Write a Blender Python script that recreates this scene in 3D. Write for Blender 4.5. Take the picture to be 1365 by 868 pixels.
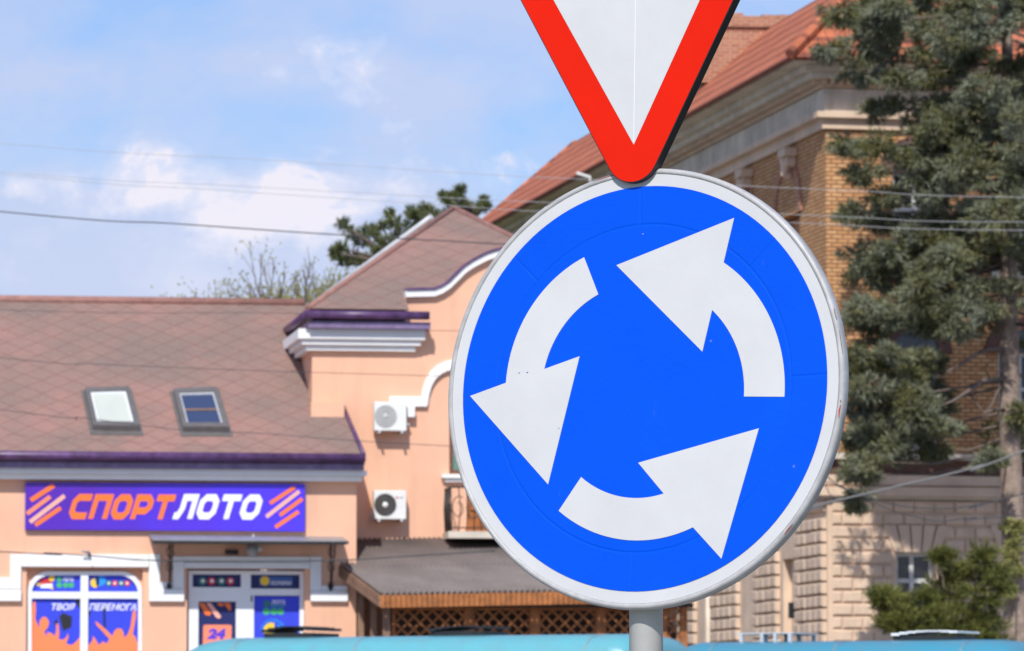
import bpy, bmesh, math, random
import numpy as np
from mathutils import Vector, Matrix
random.seed(7); rng = np.random.default_rng(7)
for o in list(bpy.data.objects): bpy.data.objects.remove(o)
SC = bpy.context.scene; COL = SC.collection
R = math.radians

# ------------------------------------------------------------------ camera, sky, sun, exposure
FPX, HOR, EYE = 7000.0, 990.0, 1.6            # long lens: focal length in photo pixels, horizon row, eye height
PITCH = math.atan((HOR-434)/FPX)
cam_d = bpy.data.cameras.new('camera'); cam = bpy.data.objects.new('camera', cam_d); COL.objects.link(cam)
cam.location = (0, 0, EYE); cam.rotation_euler = (math.pi/2+PITCH, 0, 0)
cam_d.sensor_width = 36; cam_d.lens = FPX*36/1365; cam_d.clip_start = .1; cam_d.clip_end = 6000
cam_d.dof.use_dof = True; cam_d.dof.focus_distance = 8.35; cam_d.dof.aperture_fstop = 32
SC.camera = cam
SUN_AZ, SUN_EL = R(189), R(43)              # clockwise from +Y
w = bpy.data.worlds.new('World'); SC.world = w; w.use_nodes = True
nt = w.node_tree; nt.nodes.clear()
def N(t, typ, **kw):
    n = t.nodes.new(typ)
    for k, v in kw.items(): setattr(n, k, v)
    return n
out = N(nt, 'ShaderNodeOutputWorld'); bg = N(nt, 'ShaderNodeBackground'); sky = N(nt, 'ShaderNodeTexSky')
sky.sky_type = 'NISHITA'; sky.sun_disc = False; sky.sun_elevation = SUN_EL; sky.sun_rotation = SUN_AZ
sky.air_density = 1.0; sky.dust_density = .6; sky.ozone_density = 2.5
bg.inputs['Strength'].default_value = .1
tc = N(nt, 'ShaderNodeTexCoord')
def noise(t, vec, scale, detail=6, rough=.5, dist=0):
    n = N(t, 'ShaderNodeTexNoise'); n.inputs['Scale'].default_value = scale; n.inputs['Detail'].default_value = detail
    n.inputs['Roughness'].default_value = rough; n.inputs['Distortion'].default_value = dist
    if vec is not None: t.links.new(vec, n.inputs['Vector'])
    return n.outputs['Fac']
def ramp(t, fac, a, b, ca=(0,0,0,1), cb=(1,1,1,1)):
    n = N(t, 'ShaderNodeValToRGB'); n.color_ramp.elements[0].position = a; n.color_ramp.elements[1].position = b
    n.color_ramp.elements[0].color = ca; n.color_ramp.elements[1].color = cb; t.links.new(fac, n.inputs[0]); return n.outputs[0]
def mix(t, fac, a, b, mode='MIX'):
    n = N(t, 'ShaderNodeMix', data_type='RGBA', blend_type=mode)
    for s, v in ((n.inputs[0], fac), (n.inputs[6], a), (n.inputs[7], b)):
        if isinstance(v, (int, float)): s.default_value = v
        elif isinstance(v, tuple): s.default_value = v if len(v) == 4 else (*v, 1)
        else: t.links.new(v, s)
    return n.outputs[2]
def mth(t, op, a, b=None, c=None, clamp=False):
    n = N(t, 'ShaderNodeMath', operation=op); n.use_clamp = clamp
    for i, v in enumerate((a, b, c)):
        if v is None: continue
        if isinstance(v, (int, float)): n.inputs[i].default_value = v
        else: t.links.new(v, n.inputs[i])
    return n.outputs[0]
mp = N(nt, 'ShaderNodeMapping'); mp.inputs['Scale'].default_value = (1, 1, 1.5); mp.inputs['Location'].default_value = (2.31, .4, 1.93)
nt.links.new(tc.outputs['Generated'], mp.inputs[0])
sep = N(nt, 'ShaderNodeSeparateXYZ'); nt.links.new(tc.outputs['Generated'], sep.inputs[0])
def bank(x0, z0, wx, wz):                      # a cloud bank at a place in the sky
    a = mth(nt, 'DIVIDE', mth(nt, 'SUBTRACT', sep.outputs[0], x0), wx); b = mth(nt, 'DIVIDE', mth(nt, 'SUBTRACT', sep.outputs[2], z0), wz)
    return mth(nt, 'EXPONENT', mth(nt, 'MULTIPLY', mth(nt, 'ADD', mth(nt, 'MULTIPLY', a, a), mth(nt, 'MULTIPLY', b, b)), -1.0))
banks = mth(nt, 'ADD', mth(nt, 'ADD', bank(-.052, .098, .034, .014), bank(-.09, .088, .03, .02)), mth(nt, 'ADD', mth(nt, 'MULTIPLY', bank(-.05, .125, .035, .009), .5), mth(nt, 'MULTIPLY', bank(.0, .141, .022, .006), .7)))
cl_big = ramp(nt, mth(nt, 'MULTIPLY_ADD', banks, .20, noise(nt, mp.outputs[0], 22, 9, .58, .2)), .40, .66)       # big soft cloud banks
cl_small = ramp(nt, mth(nt, 'MULTIPLY_ADD', bank(-.055, .099, .03, .012), .12, noise(nt, mp.outputs[0], 46, 8, .6, .1)), .5, .76)       # bright tops inside them
low = mth(nt, 'MULTIPLY_ADD', sep.outputs[2], -7.0, 1.15, clamp=True)
skyc = mix(nt, 1.0, sky.outputs[0], (.82, .98, 1.32), 'MULTIPLY')
puff = ramp(nt, mth(nt, 'MULTIPLY_ADD', mth(nt, 'ADD', bank(-.050, .101, .024, .013), mth(nt, 'MULTIPLY', bank(-.092, .104, .008, .004), .6)), .34, noise(nt, mp.outputs[0], 34, 10, .6, .25)), .60, .70)
cloud = mix(nt, mth(nt, 'MULTIPLY', cl_small, low), (6.2, 6.7, 8.8), (8.6, 8.4, 9.5))
cloud = mix(nt, mth(nt, 'MULTIPLY', puff, .85), cloud, (9.9, 9.2, 9.7))
amt = mth(nt, 'MULTIPLY', mth(nt, 'MULTIPLY_ADD', cl_big, .82, .16), mth(nt, 'MULTIPLY_ADD', low, .45, .6), clamp=True)
amt = mth(nt, 'MAXIMUM', amt, mth(nt, 'MULTIPLY', puff, .9))
nt.links.new(mix(nt, amt, skyc, cloud), bg.inputs['Color']); nt.links.new(bg.outputs[0], out.inputs[0])
sd = bpy.data.lights.new('sun', 'SUN'); sun = bpy.data.objects.new('sun', sd); COL.objects.link(sun)
sd.energy = 4.2; sd.angle = R(.53); sd.color = (1, .955, .88)
sv = Vector((math.sin(SUN_AZ)*math.cos(SUN_EL), math.cos(SUN_AZ)*math.cos(SUN_EL), math.sin(SUN_EL)))
sun.rotation_euler = sv.to_track_quat('Z', 'Y').to_euler(); sun.location = (-20, -40, 60)
vs = SC.view_settings; vs.view_transform = 'Standard'; vs.look = 'None'; vs.gamma = 1; vs.exposure = 0.0; vs.use_curve_mapping = False
SC.render.engine = 'CYCLES'

# ------------------------------------------------------------------ helpers: measuring and meshes
def ray(px, py):
    d = Vector(((px-682.5)/FPX, 1, (434-py)/FPX)); c, s = math.cos(PITCH), math.sin(PITCH)
    return Vector((d.x, c*d.y-s*d.z, s*d.y+c*d.z))
EYEP = Vector((0, 0, EYE))
def at(px, py, depth):                       # point seen at a pixel of the photo, at a given distance along Y
    r = ray(px, py); return EYEP + r*(depth/r.y)
def on_plane(px, py, p, n):
    r = ray(px, py); return EYEP + r*((p-EYEP).dot(n)/r.dot(n))
class Frame:                                  # facade frame: x along the wall, y into the building, z up
    def __init__(s, origin, deg):
        a = R(deg); s.o = Vector((origin[0], origin[1], 0))
        s.X = Vector((math.cos(a), math.sin(a), 0)); s.Y = Vector((-math.sin(a), math.cos(a), 0)); s.Z = Vector((0, 0, 1))
    def w(s, p): return s.o + s.X*p[0] + s.Y*p[1] + s.Z*p[2]
    def hit(s, px, py, y=0):
        q = on_plane(px, py, s.o+s.Y*y, s.Y) - s.o
        return q.dot(s.X), q.z
class FreeFrame(Frame):
    def __init__(s, o, X, Y, Z): s.o, s.X, s.Y, s.Z = Vector(o), Vector(X), Vector(Y), Vector(Z)
    def hit(s, px, py, y=0):
        q = on_plane(px, py, s.o+s.Y*y, s.Y) - s.o
        return q.dot(s.X), q.dot(s.Z)
WORLD = FreeFrame((0,0,0), (1,0,0), (0,1,0), (0,0,1))
class MB:
    def __init__(s, fr=WORLD): s.fr = fr; s.v = []; s.f = []; s.uv = []; s.sm = []
    def face(s, pts, uv=None, smooth=False):
        b = len(s.v); s.v += [s.fr.w(p) for p in pts]; s.f.append(tuple(range(b, b+len(pts)))); s.sm.append(smooth)
        if uv is None:
            P = [Vector(p) for p in pts]; n = Vector((0,0,0))
            for i in range(len(P)): n += (P[i]-P[0]).cross(P[(i+1) % len(P)]-P[0])
            a = max(range(3), key=lambda i: abs(n[i])); i, j = ((1,2), (0,2), (0,1))[a]
            uv = [(p[i], p[j]) for p in P]
        s.uv.append(uv)
    def box(s, x0, x1, y0, y1, z0, z1):
        a = [(x,y,z) for z in (z0,z1) for y in (y0,y1) for x in (x0,x1)]
        for q in ((0,2,3,1),(4,5,7,6),(0,1,5,4),(2,6,7,3),(0,4,6,2),(1,3,7,5)): s.face([a[i] for i in q])
        return s
    def prism(s, poly, y0, y1, back=True):    # poly in (x,z), extruded along y
        s.face([(p[0], y0, p[1]) for p in poly]); 
        if back: s.face([(p[0], y1, p[1]) for p in poly][::-1])
        for i in range(len(poly)):
            a, b = poly[i], poly[(i+1) % len(poly)]
            s.face([(a[0],y0,a[1]), (a[0],y1,a[1]), (b[0],y1,b[1]), (b[0],y0,b[1])])
        return s
    def slab(s, poly, z0, z1):                # poly in (x,y), extruded along z
        s.face([(p[0],p[1],z0) for p in poly][::-1]); s.face([(p[0],p[1],z1) for p in poly])
        for i in range(len(poly)):
            a, b = poly[i], poly[(i+1) % len(poly)]; d = math.dist(a, b)
            s.face([(a[0],a[1],z0),(b[0],b[1],z0),(b[0],b[1],z1),(a[0],a[1],z1)], uv=[(0,z0),(d,z0),(d,z1),(0,z1)])
        return s
    def tube(s, pts, r, n=8, caps=True):
        P = [Vector(p) for p in pts]; rs = r if isinstance(r, (list, tuple)) else [r]*len(P)
        rings = []; up = None
        for i, p in enumerate(P):
            t = (P[min(i+1, len(P)-1)]-P[max(i-1, 0)])
            t = t.normalized() if t.length > 1e-9 else Vector((0,0,1))
            if up is None: up = Vector((0,0,1)) if abs(t.z) < .9 else Vector((1,0,0))
            a = t.cross(up).normalized(); up = a.cross(t).normalized()
            rings.append([p + (a*math.cos(2*math.pi*k/n) + up*math.sin(2*math.pi*k/n))*rs[i] for k in range(n)])
        b = len(s.v)
        for rg in rings: s.v += [s.fr.w(q) for q in rg]
        L = 0
        for i in range(len(P)-1):
            d = (P[i+1]-P[i]).length
            for k in range(n):
                k2 = (k+1) % n
                s.f.append((b+i*n+k, b+i*n+k2, b+(i+1)*n+k2, b+(i+1)*n+k)); s.sm.append(True)
                u0, u1 = k*6.28*rs[i]/n, (k+1)*6.28*rs[i]/n
                s.uv.append([(u0,L),(u1,L),(u1,L+d),(u0,L+d)])
            L += d
        if caps:
            for rg in (0, len(P)-1):
                ix = [b+rg*n+k for k in range(n)]; s.f.append(tuple(ix[::-1] if rg == 0 else ix)); s.sm.append(False); s.uv.append([(0,0)]*n)
        return s
    def lathe(s, prof, n=64, c=(0,0), axis='y', smooth=True, full=True):
        # prof: (r, h); spun about the local y axis through (x,z)=c  (or the z axis through (x,y)=c)
        def P(r, h, k):
            a = 2*math.pi*k/n; ca, sa = r*math.cos(a), r*math.sin(a)
            return (c[0]+ca, h, c[1]+sa) if axis == 'y' else (c[0]+ca, c[1]+sa, h)
        b = len(s.v); m = len(prof)
        for k in range(n):
            for r, h in prof: s.v.append(s.fr.w(P(r, h, k)))
        for k in range(n):
            k2 = (k+1) % n
            for i in range(m-1):
                if prof[i][0] < 1e-7 and prof[i+1][0] < 1e-7: continue
                q = (b+k*m+i, b+k*m+i+1, b+k2*m+i+1, b+k2*m+i)
                s.f.append(q); s.sm.append(smooth)
                p = [P(*prof[i], k), P(*prof[i+1], k), P(*prof[i+1], k2), P(*prof[i], k2)]
                s.uv.append([(t[0], t[2]) if axis == 'y' else (t[0], t[1]) for t in p])
        return s
ROOT = {}
def build(name, mb, mat, parent=None, bevel=0, seg=2, weld=True):
    base = ROOT.get(parent, Vector((0,0,0))) if parent else Vector((0,0,0))
    me = bpy.data.meshes.new(name); me.from_pydata([v-base for v in mb.v], [], mb.f)
    ul = me.uv_layers.new(name='UVMap'); flat = [c for f in mb.uv for uv in f for c in uv]; ul.data.foreach_set('uv', flat)
    me.polygons.foreach_set('use_smooth', mb.sm)
    bm = bmesh.new(); bm.from_mesh(me)
    if weld: bmesh.ops.remove_doubles(bm, verts=bm.verts, dist=1e-5)
    bmesh.ops.recalc_face_normals(bm, faces=bm.faces)
    bm.to_mesh(me); bm.free()
    me.materials.append(mat)
    o = bpy.data.objects.new(name, me); COL.objects.link(o)
    if parent: o.parent = parent; ROOT[o] = base
    if bevel:
        m = o.modifiers.new('bevel', 'BEVEL'); m.width = bevel; m.segments = seg; m.limit_method = 'ANGLE'; m.angle_limit = R(35)
    return o
def tag(o, label, cat, group=None):
    o['label'] = label; o['category'] = cat
    if group: o['group'] = group
    return o
def thing(name, label, cat, loc, group=None):
    o = bpy.data.objects.new(name, None); COL.objects.link(o); o.location = Vector(loc); o.empty_display_size = .3
    ROOT[o] = Vector(loc); return tag(o, label, cat, group)
def single(name, mb, mat, loc, label, cat, group=None, bevel=0):      # a thing that is one mesh
    e = Vector(loc); mb.v = [v-e for v in mb.v]; o = build(name, mb, mat, None, bevel); o.location = e
    return tag(o, label, cat, group)
def struct(name, mb, mat):
    o = build(name, mb, mat); o['kind'] = 'structure'; return o
def copy_tree(o, parent=None):
    c = o.copy(); COL.objects.link(c); c.parent = parent
    for ch in [x for x in bpy.data.objects if x.parent == o]: copy_tree(ch, c)
    return c
# text -> flat mesh fitted to a box in a frame's (x,z) plane
def text_part(name, body, fr, x0, x1, z0, z1, y, mat, parent, shear=0, offset=0):
    cu = bpy.data.curves.new(name, 'FONT'); cu.body = body; cu.size = 1; cu.shear = shear; cu.offset = offset; cu.resolution_u = 3
    ob = bpy.data.objects.new(name, cu); COL.objects.link(ob)
    me = bpy.data.meshes.new_from_object(ob, depsgraph=bpy.context.evaluated_depsgraph_get())
    bpy.data.objects.remove(ob)
    vs_ = [v.co.copy() for v in me.vertices]; xs = [v.x for v in vs_]; ys = [v.y for v in vs_]
    a, b, c, d = min(xs), max(xs), min(ys), max(ys)
    m = MB(fr); 
    for p in me.polygons:
        m.face([(x0+(vs_[i].x-a)/(b-a)*(x1-x0), y, z0+(vs_[i].y-c)/(d-c)*(z1-z0)) for i in p.vertices])
    return build(name, m, mat, parent)
# ------------------------------------------------------------------ materials
def new_mat(name):
    m = bpy.data.materials.new(name); m.use_nodes = True; t = m.node_tree
    return m, t, t.nodes['Principled BSDF']
def uvn(t): return N(t, 'ShaderNodeTexCoord').outputs['UV']
def objn(t): return N(t, 'ShaderNodeTexCoord').outputs['Object']
def bump(t, b, h, strength=.3, dist=.02):
    n = N(t, 'ShaderNodeBump'); n.inputs['Strength'].default_value = strength; n.inputs['Distance'].default_value = dist
    t.links.new(h, n.inputs['Height']); t.links.new(n.outputs[0], b.inputs['Normal'])
def mat(name, col, rough=.6, var=.12, scale=3, metal=0, bmp=.15, bscale=30, spec=.5, dist=.01, stain=0, coat=0):
    m, t, b = new_mat(name); o = objn(t)
    f = noise(t, o, scale, 6, .6)
    c = mix(t, ramp(t, f, .3, .7), tuple(x*(1-var) for x in col), tuple(min(1, x*(1+var)) for x in col))
    if stain:
        mpn = N(t, 'ShaderNodeMapping'); mpn.inputs['Scale'].default_value = (2.2, 2.2, .35); t.links.new(o, mpn.inputs[0])
        c = mix(t, mth(t, 'MULTIPLY', ramp(t, noise(t, mpn.outputs[0], 1.6, 8, .65), .5, .75), stain), c, tuple(x*.55 for x in col))
    t.links.new(c, b.inputs['Base Color'])
    b.inputs['Roughness'].default_value = rough; b.inputs['Metallic'].default_value = metal
    b.inputs['Specular IOR Level'].default_value = spec; b.inputs['Coat Weight'].default_value = coat
    if bmp: bump(t, b, noise(t, o, bscale, 4, .6), bmp, dist)
    return m
M = {}
M['peach'] = mat('peach_plaster', (.80,.465,.315), .9, .06, .9, bmp=.3, bscale=30, spec=.2, stain=.22)
M['white_trim'] = mat('white_trim', (.84,.84,.83), .75, .03, 3, bmp=.1, spec=.3, stain=.06)
M['purple'] = mat('purple_metal', (.10,.045,.135), .38, .5, 5, bmp=.15, bscale=9, stain=.5)
M['lavender'] = mat('faded_lavender_metal', (.21,.15,.28), .45, .3, 5, bmp=.1, stain=.4)
M['white_pvc'] = mat('white_pvc', (.84,.86,.88), .35, .02, 3, bmp=0)
M['frame_grey'] = mat('taupe_metal', (.14,.13,.125), .5, .15, 6)
M['grey_metal'] = mat('grey_metal', (.33,.34,.35), .45, .15, 6, metal=.3)
M['light_metal'] = mat('light_metal', (.6,.62,.64), .4, .12, 4, metal=.2)
M['dark_metal'] = mat('dark_metal', (.02,.02,.022), .5, .2, 8)
M['black'] = mat('black_plastic_and_shade', (.015,.015,.017), .5, .2, 8)
M['iron'] = mat('wrought_iron', (.03,.026,.025), .55, .3, 10)
M['wood'] = mat('orange_wood', (.36,.125,.03), .6, .35, 5, bmp=.3, bscale=18)
M['wood_dull'] = mat('weathered_wood', (.24,.14,.09), .75, .25, 5, bmp=.3, bscale=18)
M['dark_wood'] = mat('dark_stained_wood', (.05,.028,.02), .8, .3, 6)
M['interior'] = mat('dark_interior', (.02,.02,.022), .9, .1, 2, bmp=0)
M['brown_frame'] = mat('brown_window_frame', (.17,.07,.04), .5, .15, 4)
M['ac'] = mat('ac_casing', (.76,.77,.75), .45, .04, 5, bmp=0)
M['ac_grille'] = mat('ac_grille_grey', (.5,.5,.49), .5, .05, 5, bmp=0)
M['ac_dark'] = mat('ac_dark_fan', (.07,.065,.06), .5, .1, 5, bmp=0)
M['red_dot'] = mat('red_emblem', (.6,.02,.05), .5, .02, 5, bmp=0)
M['stone'] = mat('cream_stone', (.70,.53,.39), .85, .13, 1.3, bmp=.4, bscale=14, spec=.25, stain=.3)
M['stone_grey'] = mat('weathered_cornice', (.66,.59,.49), .9, .2, 1.1, bmp=.4, bscale=10, spec=.2, stain=.45)
M['dark_hood'] = mat('dark_brick_hood', (.13,.065,.05), .85, .3, 5)
M['pale_sill'] = mat('pale_flaking_paint', (.62,.62,.6), .7, .2, 9)
M['bark'] = mat('bark', (.33,.25,.20), .95, .35, 7, bmp=.9, bscale=22, dist=.05)
M['twig'] = mat('twig_bark', (.17,.13,.11), .95, .25, 8)
M['rubber'] = mat('tyre_rubber', (.02,.02,.02), .8, .2, 9)
M['wire'] = mat('cable_sheath', (.045,.048,.055), .6, .15, 2, bmp=0)
M['wire_mid'] = mat('grey_cable_sheath', (.17,.17,.17), .6, .15, 2, bmp=0)
M['wire_pale'] = mat('bare_aluminium_wire', (.42,.42,.43), .5, .1, 2, bmp=0)
def sprite(name, col, rough=.5): return mat(name, col, rough, .03, 4, bmp=0, spec=.4)
M['orange_p'] = sprite('orange_print', (.95,.19,.035)); M['salmon_p'] = sprite('salmon_print', (.93,.27,.15)); M['peach_p'] = sprite('peach_print', (.93,.45,.35))
M['white_p'] = sprite('white_print', (.88,.88,.9)); M['blue_p'] = sprite('blue_print', (.035,.06,.68)); M['navy_p'] = sprite('navy_print', (.012,.02,.12))
M['green_p'] = sprite('green_print', (.06,.45,.16)); M['teal_p'] = sprite('teal_print', (.04,.2,.16)); M['red_p'] = sprite('red_print', (.6,.03,.05))
M['yellow_p'] = sprite('yellow_print', (.9,.6,.04)); M['sky_p'] = sprite('sky_blue_print', (.02,.3,.85)); M['crowd_p'] = sprite('orange_film', (.93,.24,.09))
M['blue24'] = sprite('violet_print', (.08,.04,.6))
def glass_mat(name, col, rough=.06):
    m, t, b = new_mat(name); b.inputs['Base Color'].default_value = (*col, 1); b.inputs['Roughness'].default_value = rough
    b.inputs['Specular IOR Level'].default_value = .6
    bump(t, b, noise(t, objn(t), 1.2, 2), .08, .05); return m
M['glass'] = glass_mat('window_glass', (.02,.022,.025)); M['sky_glass'] = glass_mat('skylight_glass', (.035,.055,.13), .15)
M['curtain'] = mat('pale_blind', (.54,.57,.51), .7, .04, 3, bmp=0); M['green_curtain'] = mat('green_curtain', (.12,.28,.22), .8, .2, 4, bmp=0)
def sign_blue():                                         # shop sign board: violet to blue print
    m, t, b = new_mat('violet_blue_board'); s = N(t, 'ShaderNodeSeparateXYZ'); t.links.new(uvn(t), s.inputs[0])
    f = mth(t, 'MULTIPLY_ADD', s.outputs[0], .16, 1.0, clamp=True)
    f2 = noise(t, uvn(t), .9, 2)
    f = mth(t, 'MULTIPLY_ADD', f2, .9, mth(t, 'MULTIPLY_ADD', f, 1.0, -.62), clamp=True)
    t.links.new(mix(t, f, (.095,.02,.42), (.07,.045,.9)), b.inputs['Base Color']); b.inputs['Roughness'].default_value = .3; return m
M['board'] = sign_blue()
def brick_mat(name, c1, c2, mortar, w_=.26, h_=.085, msize=.012, vary=.5, dark=.3):
    m, t, b = new_mat(name); u = uvn(t)
    br = N(t, 'ShaderNodeTexBrick'); t.links.new(u, br.inputs['Vector']); br.inputs['Scale'].default_value = 1
    br.inputs['Brick Width'].default_value = w_; br.inputs['Row Height'].default_value = h_; br.inputs['Mortar Size'].default_value = msize
    br.inputs['Mortar Smooth'].default_value = .3; br.inputs['Bias'].default_value = 0
    br.inputs['Color1'].default_value = (*c1, 1); br.inputs['Color2'].default_value = (*c2, 1); br.inputs['Mortar'].default_value = (*mortar, 1)
    pat = ramp(t, noise(t, u, .5, 8, .65), .35, .7)
    c = mix(t, mth(t, 'MULTIPLY', pat, vary), br.outputs[0], tuple(x*dark for x in c1))
    pat2 = ramp(t, noise(t, u, 3.1, 5, .7), .52, .72)
    c = mix(t, mth(t, 'MULTIPLY', pat2, .35), c, tuple(min(1, x*1.15) for x in c2))
    t.links.new(c, b.inputs['Base Color']); b.inputs['Roughness'].default_value = .92; b.inputs['Specular IOR Level'].default_value = .2
    bump(t, b, mth(t, 'SUBTRACT', 1.0, br.outputs['Fac']), .5, .02); return m
M['buff_brick'] = brick_mat('buff_brick', (.60,.29,.12), (.78,.46,.22), (.24,.14,.085), .27, .098, .02, .35, .5)
M['red_brick'] = brick_mat('weathered_red_brick', (.38,.125,.07), (.52,.24,.14), (.50,.34,.25), .27, .09, .02, .4, .55)
def shingle_mat():
    m, t, b = new_mat('diamond_slate_shingles'); u = uvn(t)
    s = N(t, 'ShaderNodeSeparateXYZ'); t.links.new(u, s.inputs[0])
    X = mth(t, 'MULTIPLY', s.outputs[0], 1/.62); Y = mth(t, 'MULTIPLY', s.outputs[1], 1/.62)
    A = mth(t, 'ADD', X, Y); B = mth(t, 'SUBTRACT', X, Y)
    fa, fb = mth(t, 'FRACT', A), mth(t, 'FRACT', B)
    line = mth(t, 'MAXIMUM', mth(t, 'LESS_THAN', fa, .055), mth(t, 'LESS_THAN', fb, .055))
    cell = N(t, 'ShaderNodeCombineXYZ'); t.links.new(mth(t, 'FLOOR', A), cell.inputs[0]); t.links.new(mth(t, 'FLOOR', B), cell.inputs[1])
    wn = N(t, 'ShaderNodeTexWhiteNoise'); t.links.new(cell.outputs[0], wn.inputs['Vector'])
    pink, brown = (.38,.205,.17), (.235,.17,.145)
    f = ramp(t, mth(t, 'MULTIPLY_ADD', wn.outputs[0], .07, noise(t, u, .3, 6, .6)), .44, .72)
    c = mix(t, f, brown, pink)
    lich = ramp(t, noise(t, u, 13, 9, .8), .53, .66)
    c = mix(t, mth(t, 'MULTIPLY', lich, mth(t, 'MULTIPLY_ADD', f, -.3, .55)), c, (.42,.34,.27))
    dk = ramp(t, noise(t, u, 9, 6, .7, .4), .5, .7)
    c = mix(t, mth(t, 'MULTIPLY', dk, .4), c, (.22,.12,.10))
    c = mix(t, mth(t, 'MULTIPLY', line, .55), c, (.17,.07,.06))
    t.links.new(c, b.inputs['Base Color']); b.inputs['Roughness'].default_value = .85; b.inputs['Specular IOR Level'].default_value = .25
    bump(t, b, mth(t, 'ADD', mth(t, 'MULTIPLY', mth(t, 'ADD', fa, fb), .5), mth(t, 'MULTIPLY', noise(t, u, 25, 4), .2)), .5, .02); return m
M['shingle'] = shingle_mat()
M['ridge_tile'] = mat('ridge_tile', (.33,.17,.14), .85, .25, 5, bmp=.4)
def tile_mat():
    m, t, b = new_mat('clay_roof_tiles'); u = uvn(t); s = N(t, 'ShaderNodeSeparateXYZ'); t.links.new(u, s.inputs[0])
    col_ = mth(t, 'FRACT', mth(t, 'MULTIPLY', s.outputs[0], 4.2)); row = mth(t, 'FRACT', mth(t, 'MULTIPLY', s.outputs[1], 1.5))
    f = noise(t, u, .9, 8, .7); c = mix(t, ramp(t, f, .35, .68), (.40,.10,.045), (.68,.22,.10))
    cell = N(t, 'ShaderNodeCombineXYZ'); t.links.new(mth(t, 'FLOOR', mth(t, 'MULTIPLY', s.outputs[0], 4.2)), cell.inputs[0]); t.links.new(mth(t, 'FLOOR', mth(t, 'MULTIPLY', s.outputs[1], 1.5)), cell.inputs[1])
    wn = N(t, 'ShaderNodeTexWhiteNoise'); t.links.new(cell.outputs[0], wn.inputs['Vector'])
    c = mix(t, mth(t, 'MULTIPLY', wn.outputs[0], .35), c, (.30,.11,.07))
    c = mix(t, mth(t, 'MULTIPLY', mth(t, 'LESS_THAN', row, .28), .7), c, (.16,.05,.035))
    t.links.new(c, b.inputs['Base Color']); b.inputs['Roughness'].default_value = .85
    bump(t, b, mth(t, 'ADD', mth(t, 'SINE', mth(t, 'MULTIPLY', col_, 6.283)), row), .6, .04); return m
M['tile'] = tile_mat()
def corr_mat():
    m, t, b = new_mat('weathered_corrugated_sheet'); u = uvn(t); s = N(t, 'ShaderNodeSeparateXYZ'); t.links.new(u, s.inputs[0])
    c = mix(t, ramp(t, noise(t, u, 1.1, 8, .65), .3, .7), (.15,.125,.118), (.24,.205,.19))
    lap = mth(t, 'LESS_THAN', mth(t, 'ABSOLUTE', mth(t, 'SUBTRACT', s.outputs[1], 1.55)), .02)
    c = mix(t, mth(t, 'MULTIPLY', lap, .5), c, (.1,.08,.08))
    t.links.new(c, b.inputs['Base Color']); b.inputs['Roughness'].default_value = .75; return m
M['corr'] = corr_mat()
def film(name, col, rough, spec, marks=False, ringc=None, bs=.3):
    m, t, b = new_mat(name); u = uvn(t)
    f = noise(t, u, 6, 6, .6); c = mix(t, ramp(t, f, .3, .7), tuple(x*.93 for x in col), tuple(min(1, x*1.04) for x in col))
    mpn = N(t, 'ShaderNodeMapping'); mpn.inputs['Scale'].default_value = (60, 7, 1); t.links.new(u, mpn.inputs[0])
    sc = ramp(t, noise(t, mpn.outputs[0], 1.0, 7, .75), .66, .86)
    c = mix(t, mth(t, 'MULTIPLY', sc, .3), c, (.6,.64,.75))
    dots = N(t, 'ShaderNodeTexVoronoi'); dots.inputs['Scale'].default_value = 16; t.links.new(u, dots.inputs['Vector'])
    dd = mth(t, 'MULTIPLY', mth(t, 'LESS_THAN', dots.outputs['Distance'], .035), mth(t, 'GREATER_THAN', noise(t, u, 9, 2), .56))
    c = mix(t, mth(t, 'MULTIPLY', dd, .25), c, (.25,.22,.2) if col[0] > .5 else (.35,.42,.6))
    t.links.new(c, b.inputs['Base Color']); b.inputs['Roughness'].default_value = rough; b.inputs['Specular IOR Level'].default_value = spec
    h = mth(t, 'ADD', noise(t, u, 140, 3, .6), mth(t, 'MULTIPLY', noise(t, u, 18, 3, .5), 2.5))
    if ringc:                                            # pressed ring and ribs of the steel disc under the film
        s = N(t, 'ShaderNodeSeparateXYZ'); t.links.new(u, s.inputs[0])
        r = mth(t, 'SQRT', mth(t, 'ADD', mth(t, 'MULTIPLY', s.outputs[0], s.outputs[0]), mth(t, 'MULTIPLY', s.outputs[1], s.outputs[1])))
        groove = mth(t, 'SMOOTH_MIN', mth(t, 'MULTIPLY', mth(t, 'ABSOLUTE', mth(t, 'SUBTRACT', r, ringc)), 500), 1.5, .4)
        h = mth(t, 'ADD', h, groove)
        for ang in (92, 137, 45, 2, 268):
            ca, sa = math.cos(R(ang)), math.sin(R(ang))
            al = mth(t, 'ADD', mth(t, 'MULTIPLY', s.outputs[0], ca), mth(t, 'MULTIPLY', s.outputs[1], sa))
            ac = mth(t, 'ABSOLUTE', mth(t, 'SUBTRACT', mth(t, 'MULTIPLY', s.outputs[0], sa), mth(t, 'MULTIPLY', s.outputs[1], ca)))
            g = mth(t, 'SMOOTH_MIN', mth(t, 'MULTIPLY', ac, 450), 1.3, .3)
            on = mth(t, 'GREATER_THAN', al, ringc)
            h = mth(t, 'ADD', h, mth(t, 'MULTIPLY', on, g))
    bump(t, b, h, bs, .0016); return m
M['film_blue'] = film('blue_reflective_film', (.0,.085,.74), .3, .16, ringc=.262)
M['film_white'] = film('white_reflective_film', (.61,.615,.625), .45, .3, bs=.1)
M['film_red'] = film('red_reflective_film', (.73,.014,.0), .3, .16, bs=.15)
M['rim'] = mat('scuffed_rim_paint', (.43,.43,.43), .42, .2, 30, bmp=.1, bscale=120, dist=.001)
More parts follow.
